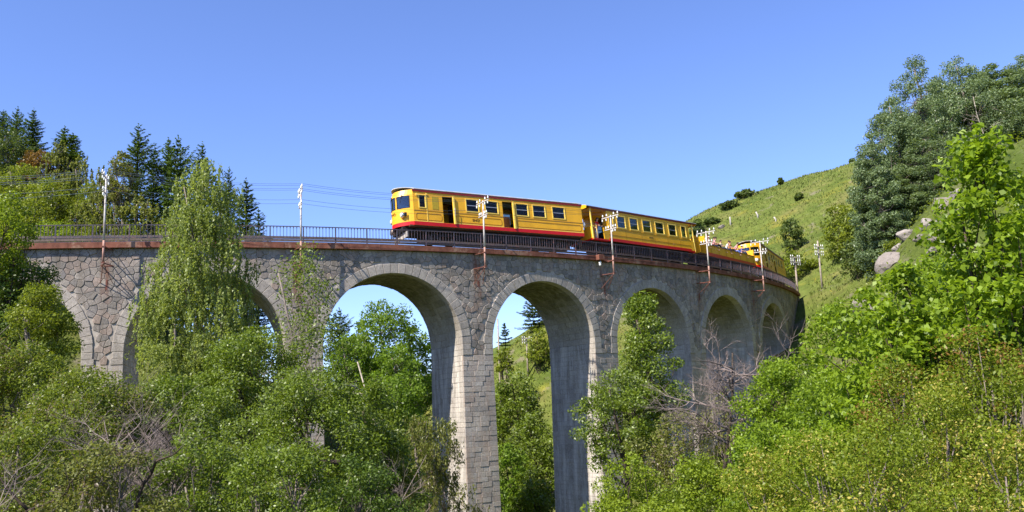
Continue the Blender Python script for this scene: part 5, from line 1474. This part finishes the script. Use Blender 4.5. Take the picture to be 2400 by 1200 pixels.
BO = ((2185, 585, 16, 'small boulder at the lower right of the rock pile'), (2140, 520, 15, 'small boulder left of the upright one'), (2205, 515, 17, 'boulder right of the upright one'), (2105, 575, 15, 'small boulder at the lower left of the rock pile'), (2240, 455, 22, 'small pale boulder above the highest pair'), (2045, 718, 20, 'boulder touching the lone pale one on its right'), (1690, 532, 9, 'small pale rocks at the lower end of the hill skyline'), (2172, 520, 24, 'upright grey boulder at the top of the rock pile'), (2128, 548, 24, 'left boulder of the rock pile'), (2196, 552, 26, 'right boulder of the rock pile, below the upright one'),
      (2160, 556, 18, 'small boulder wedged in the middle of the rock pile'), (2215, 470, 34, 'highest pale boulder, half hidden by hazel leaves'), (2262, 492, 28, 'boulder right of the highest one behind hazel leaves'),
      (2085, 612, 38, 'broad flat boulder left below the rock pile'), (2022, 704, 30, 'lone pale boulder above the end of the viaduct wall'), (2062, 728, 26, 'boulder below the lone pale one'), (2240, 590, 26, 'lower right boulder behind the hazel'))
for k, (px, py, r, lb) in enumerate(BO): boulder(px, py, r, 43, 200 + k, lb)

# ---- ground cover nobody could count
def scatter_cover():
    g = np.random.default_rng(5); N = 45000
    d = 6 + 64 * g.random(N) ** 1.35; a = g.uniform(-.64, .64, N); x = d * a; y = d
    ok = ~((x < 4) & (d < 11)); x, y, d = x[ok], y[ok], d[ok]; n = len(x)
    lump = np.sin(x * 1.1 + 2 * np.sin(y * .6)) * np.cos(y * .9 + np.sin(x * .7)); hh = (.25 + .45 * np.clip(lump, 0, 1)) * np.clip(d / 14, .45, 1.6)
    z = H(x, y) + hh * g.random(n) ** .6
    l = np.maximum(.07, 2.6 * d / 896) * g.uniform(.7, 1.4, n)
    v, f = leaf_quads(np.column_stack([x, y, z]), np.array([0, 0, .8]) + g.normal(0, .6, (n, 3)), g.normal(size=(n, 3)), l, l * .55)
    tag(link('undergrowth', npmesh('undergrowth', v, f, L['hill'], np.clip(g.random(n) * .9, 0, 1))), kind='stuff')
    # brush on the inner slopes behind the viaduct
    n = 34000; x = g.uniform(-75, 30, n); y = g.uniform(62, 125, n)
    rr_ = np.hypot(x - CX, y - CY); ok = (rr_ < RAD - DECK_W - 1.0); x, y = x[ok], y[ok]; n = len(x)
    lump = np.sin(x * .5 + 2 * np.sin(y * .3)) * np.cos(y * .45); z = H(x, y) + (.2 + .9 * np.clip(lump, 0, 1)) * g.random(n)
    l = .26 * g.uniform(.7, 1.4, n)
    v, f = leaf_quads(np.column_stack([x, y, z]), np.array([0, 0, .8]) + g.normal(0, .6, (n, 3)), g.normal(size=(n, 3)), l, l * .6)
    tag(link('hillside_brush', npmesh('hillside_brush', v, f, L['hill'], np.clip(g.random(n) * .9, 0, 1))), kind='stuff')
    # meadow grass on the right hand hill
    n = 60000; x = g.uniform(-4, 95, n); y = g.uniform(74, 200, n); rr_ = np.hypot(x - CX, y - CY); ok = (rr_ > RAD + 1.2) | (rr_ < RAD - DECK_W - 1.2); x, y = x[ok], y[ok]; n = len(x)
    hgt = g.uniform(.16, .5, n); hgt *= .7; b = np.column_stack([x, y, H(x, y)]); an = g.random(n) * 6.28; w = .09
    dx = np.column_stack([np.cos(an) * w, np.sin(an) * w, np.zeros(n)]); tip = b + np.column_stack([g.normal(0, .1, n), g.normal(0, .1, n), hgt])
    v = np.stack([b - dx, b + dx, tip + dx * .3, tip - dx * .3], 1).reshape(-1, 3); f = np.arange(n * 4).reshape(n, 4)
    t = NT('meadow_grass'); c = t.ramp(t.attr(), [(0, (.105, .14, .026)), (.75, (.145, .175, .038)), (.96, (.17, .18, .06)), (1, (.28, .25, .035))]); t.done(c, .8, .15)
    tag(link('meadow_grass', npmesh('meadow_grass', v, f, t.mat, g.random(n))), kind='stuff')
scatter_cover()
print('leaves', LEAFCOUNT, 'objects', len(bpy.data.objects), 'time %.1f' % (time.time() - T0))
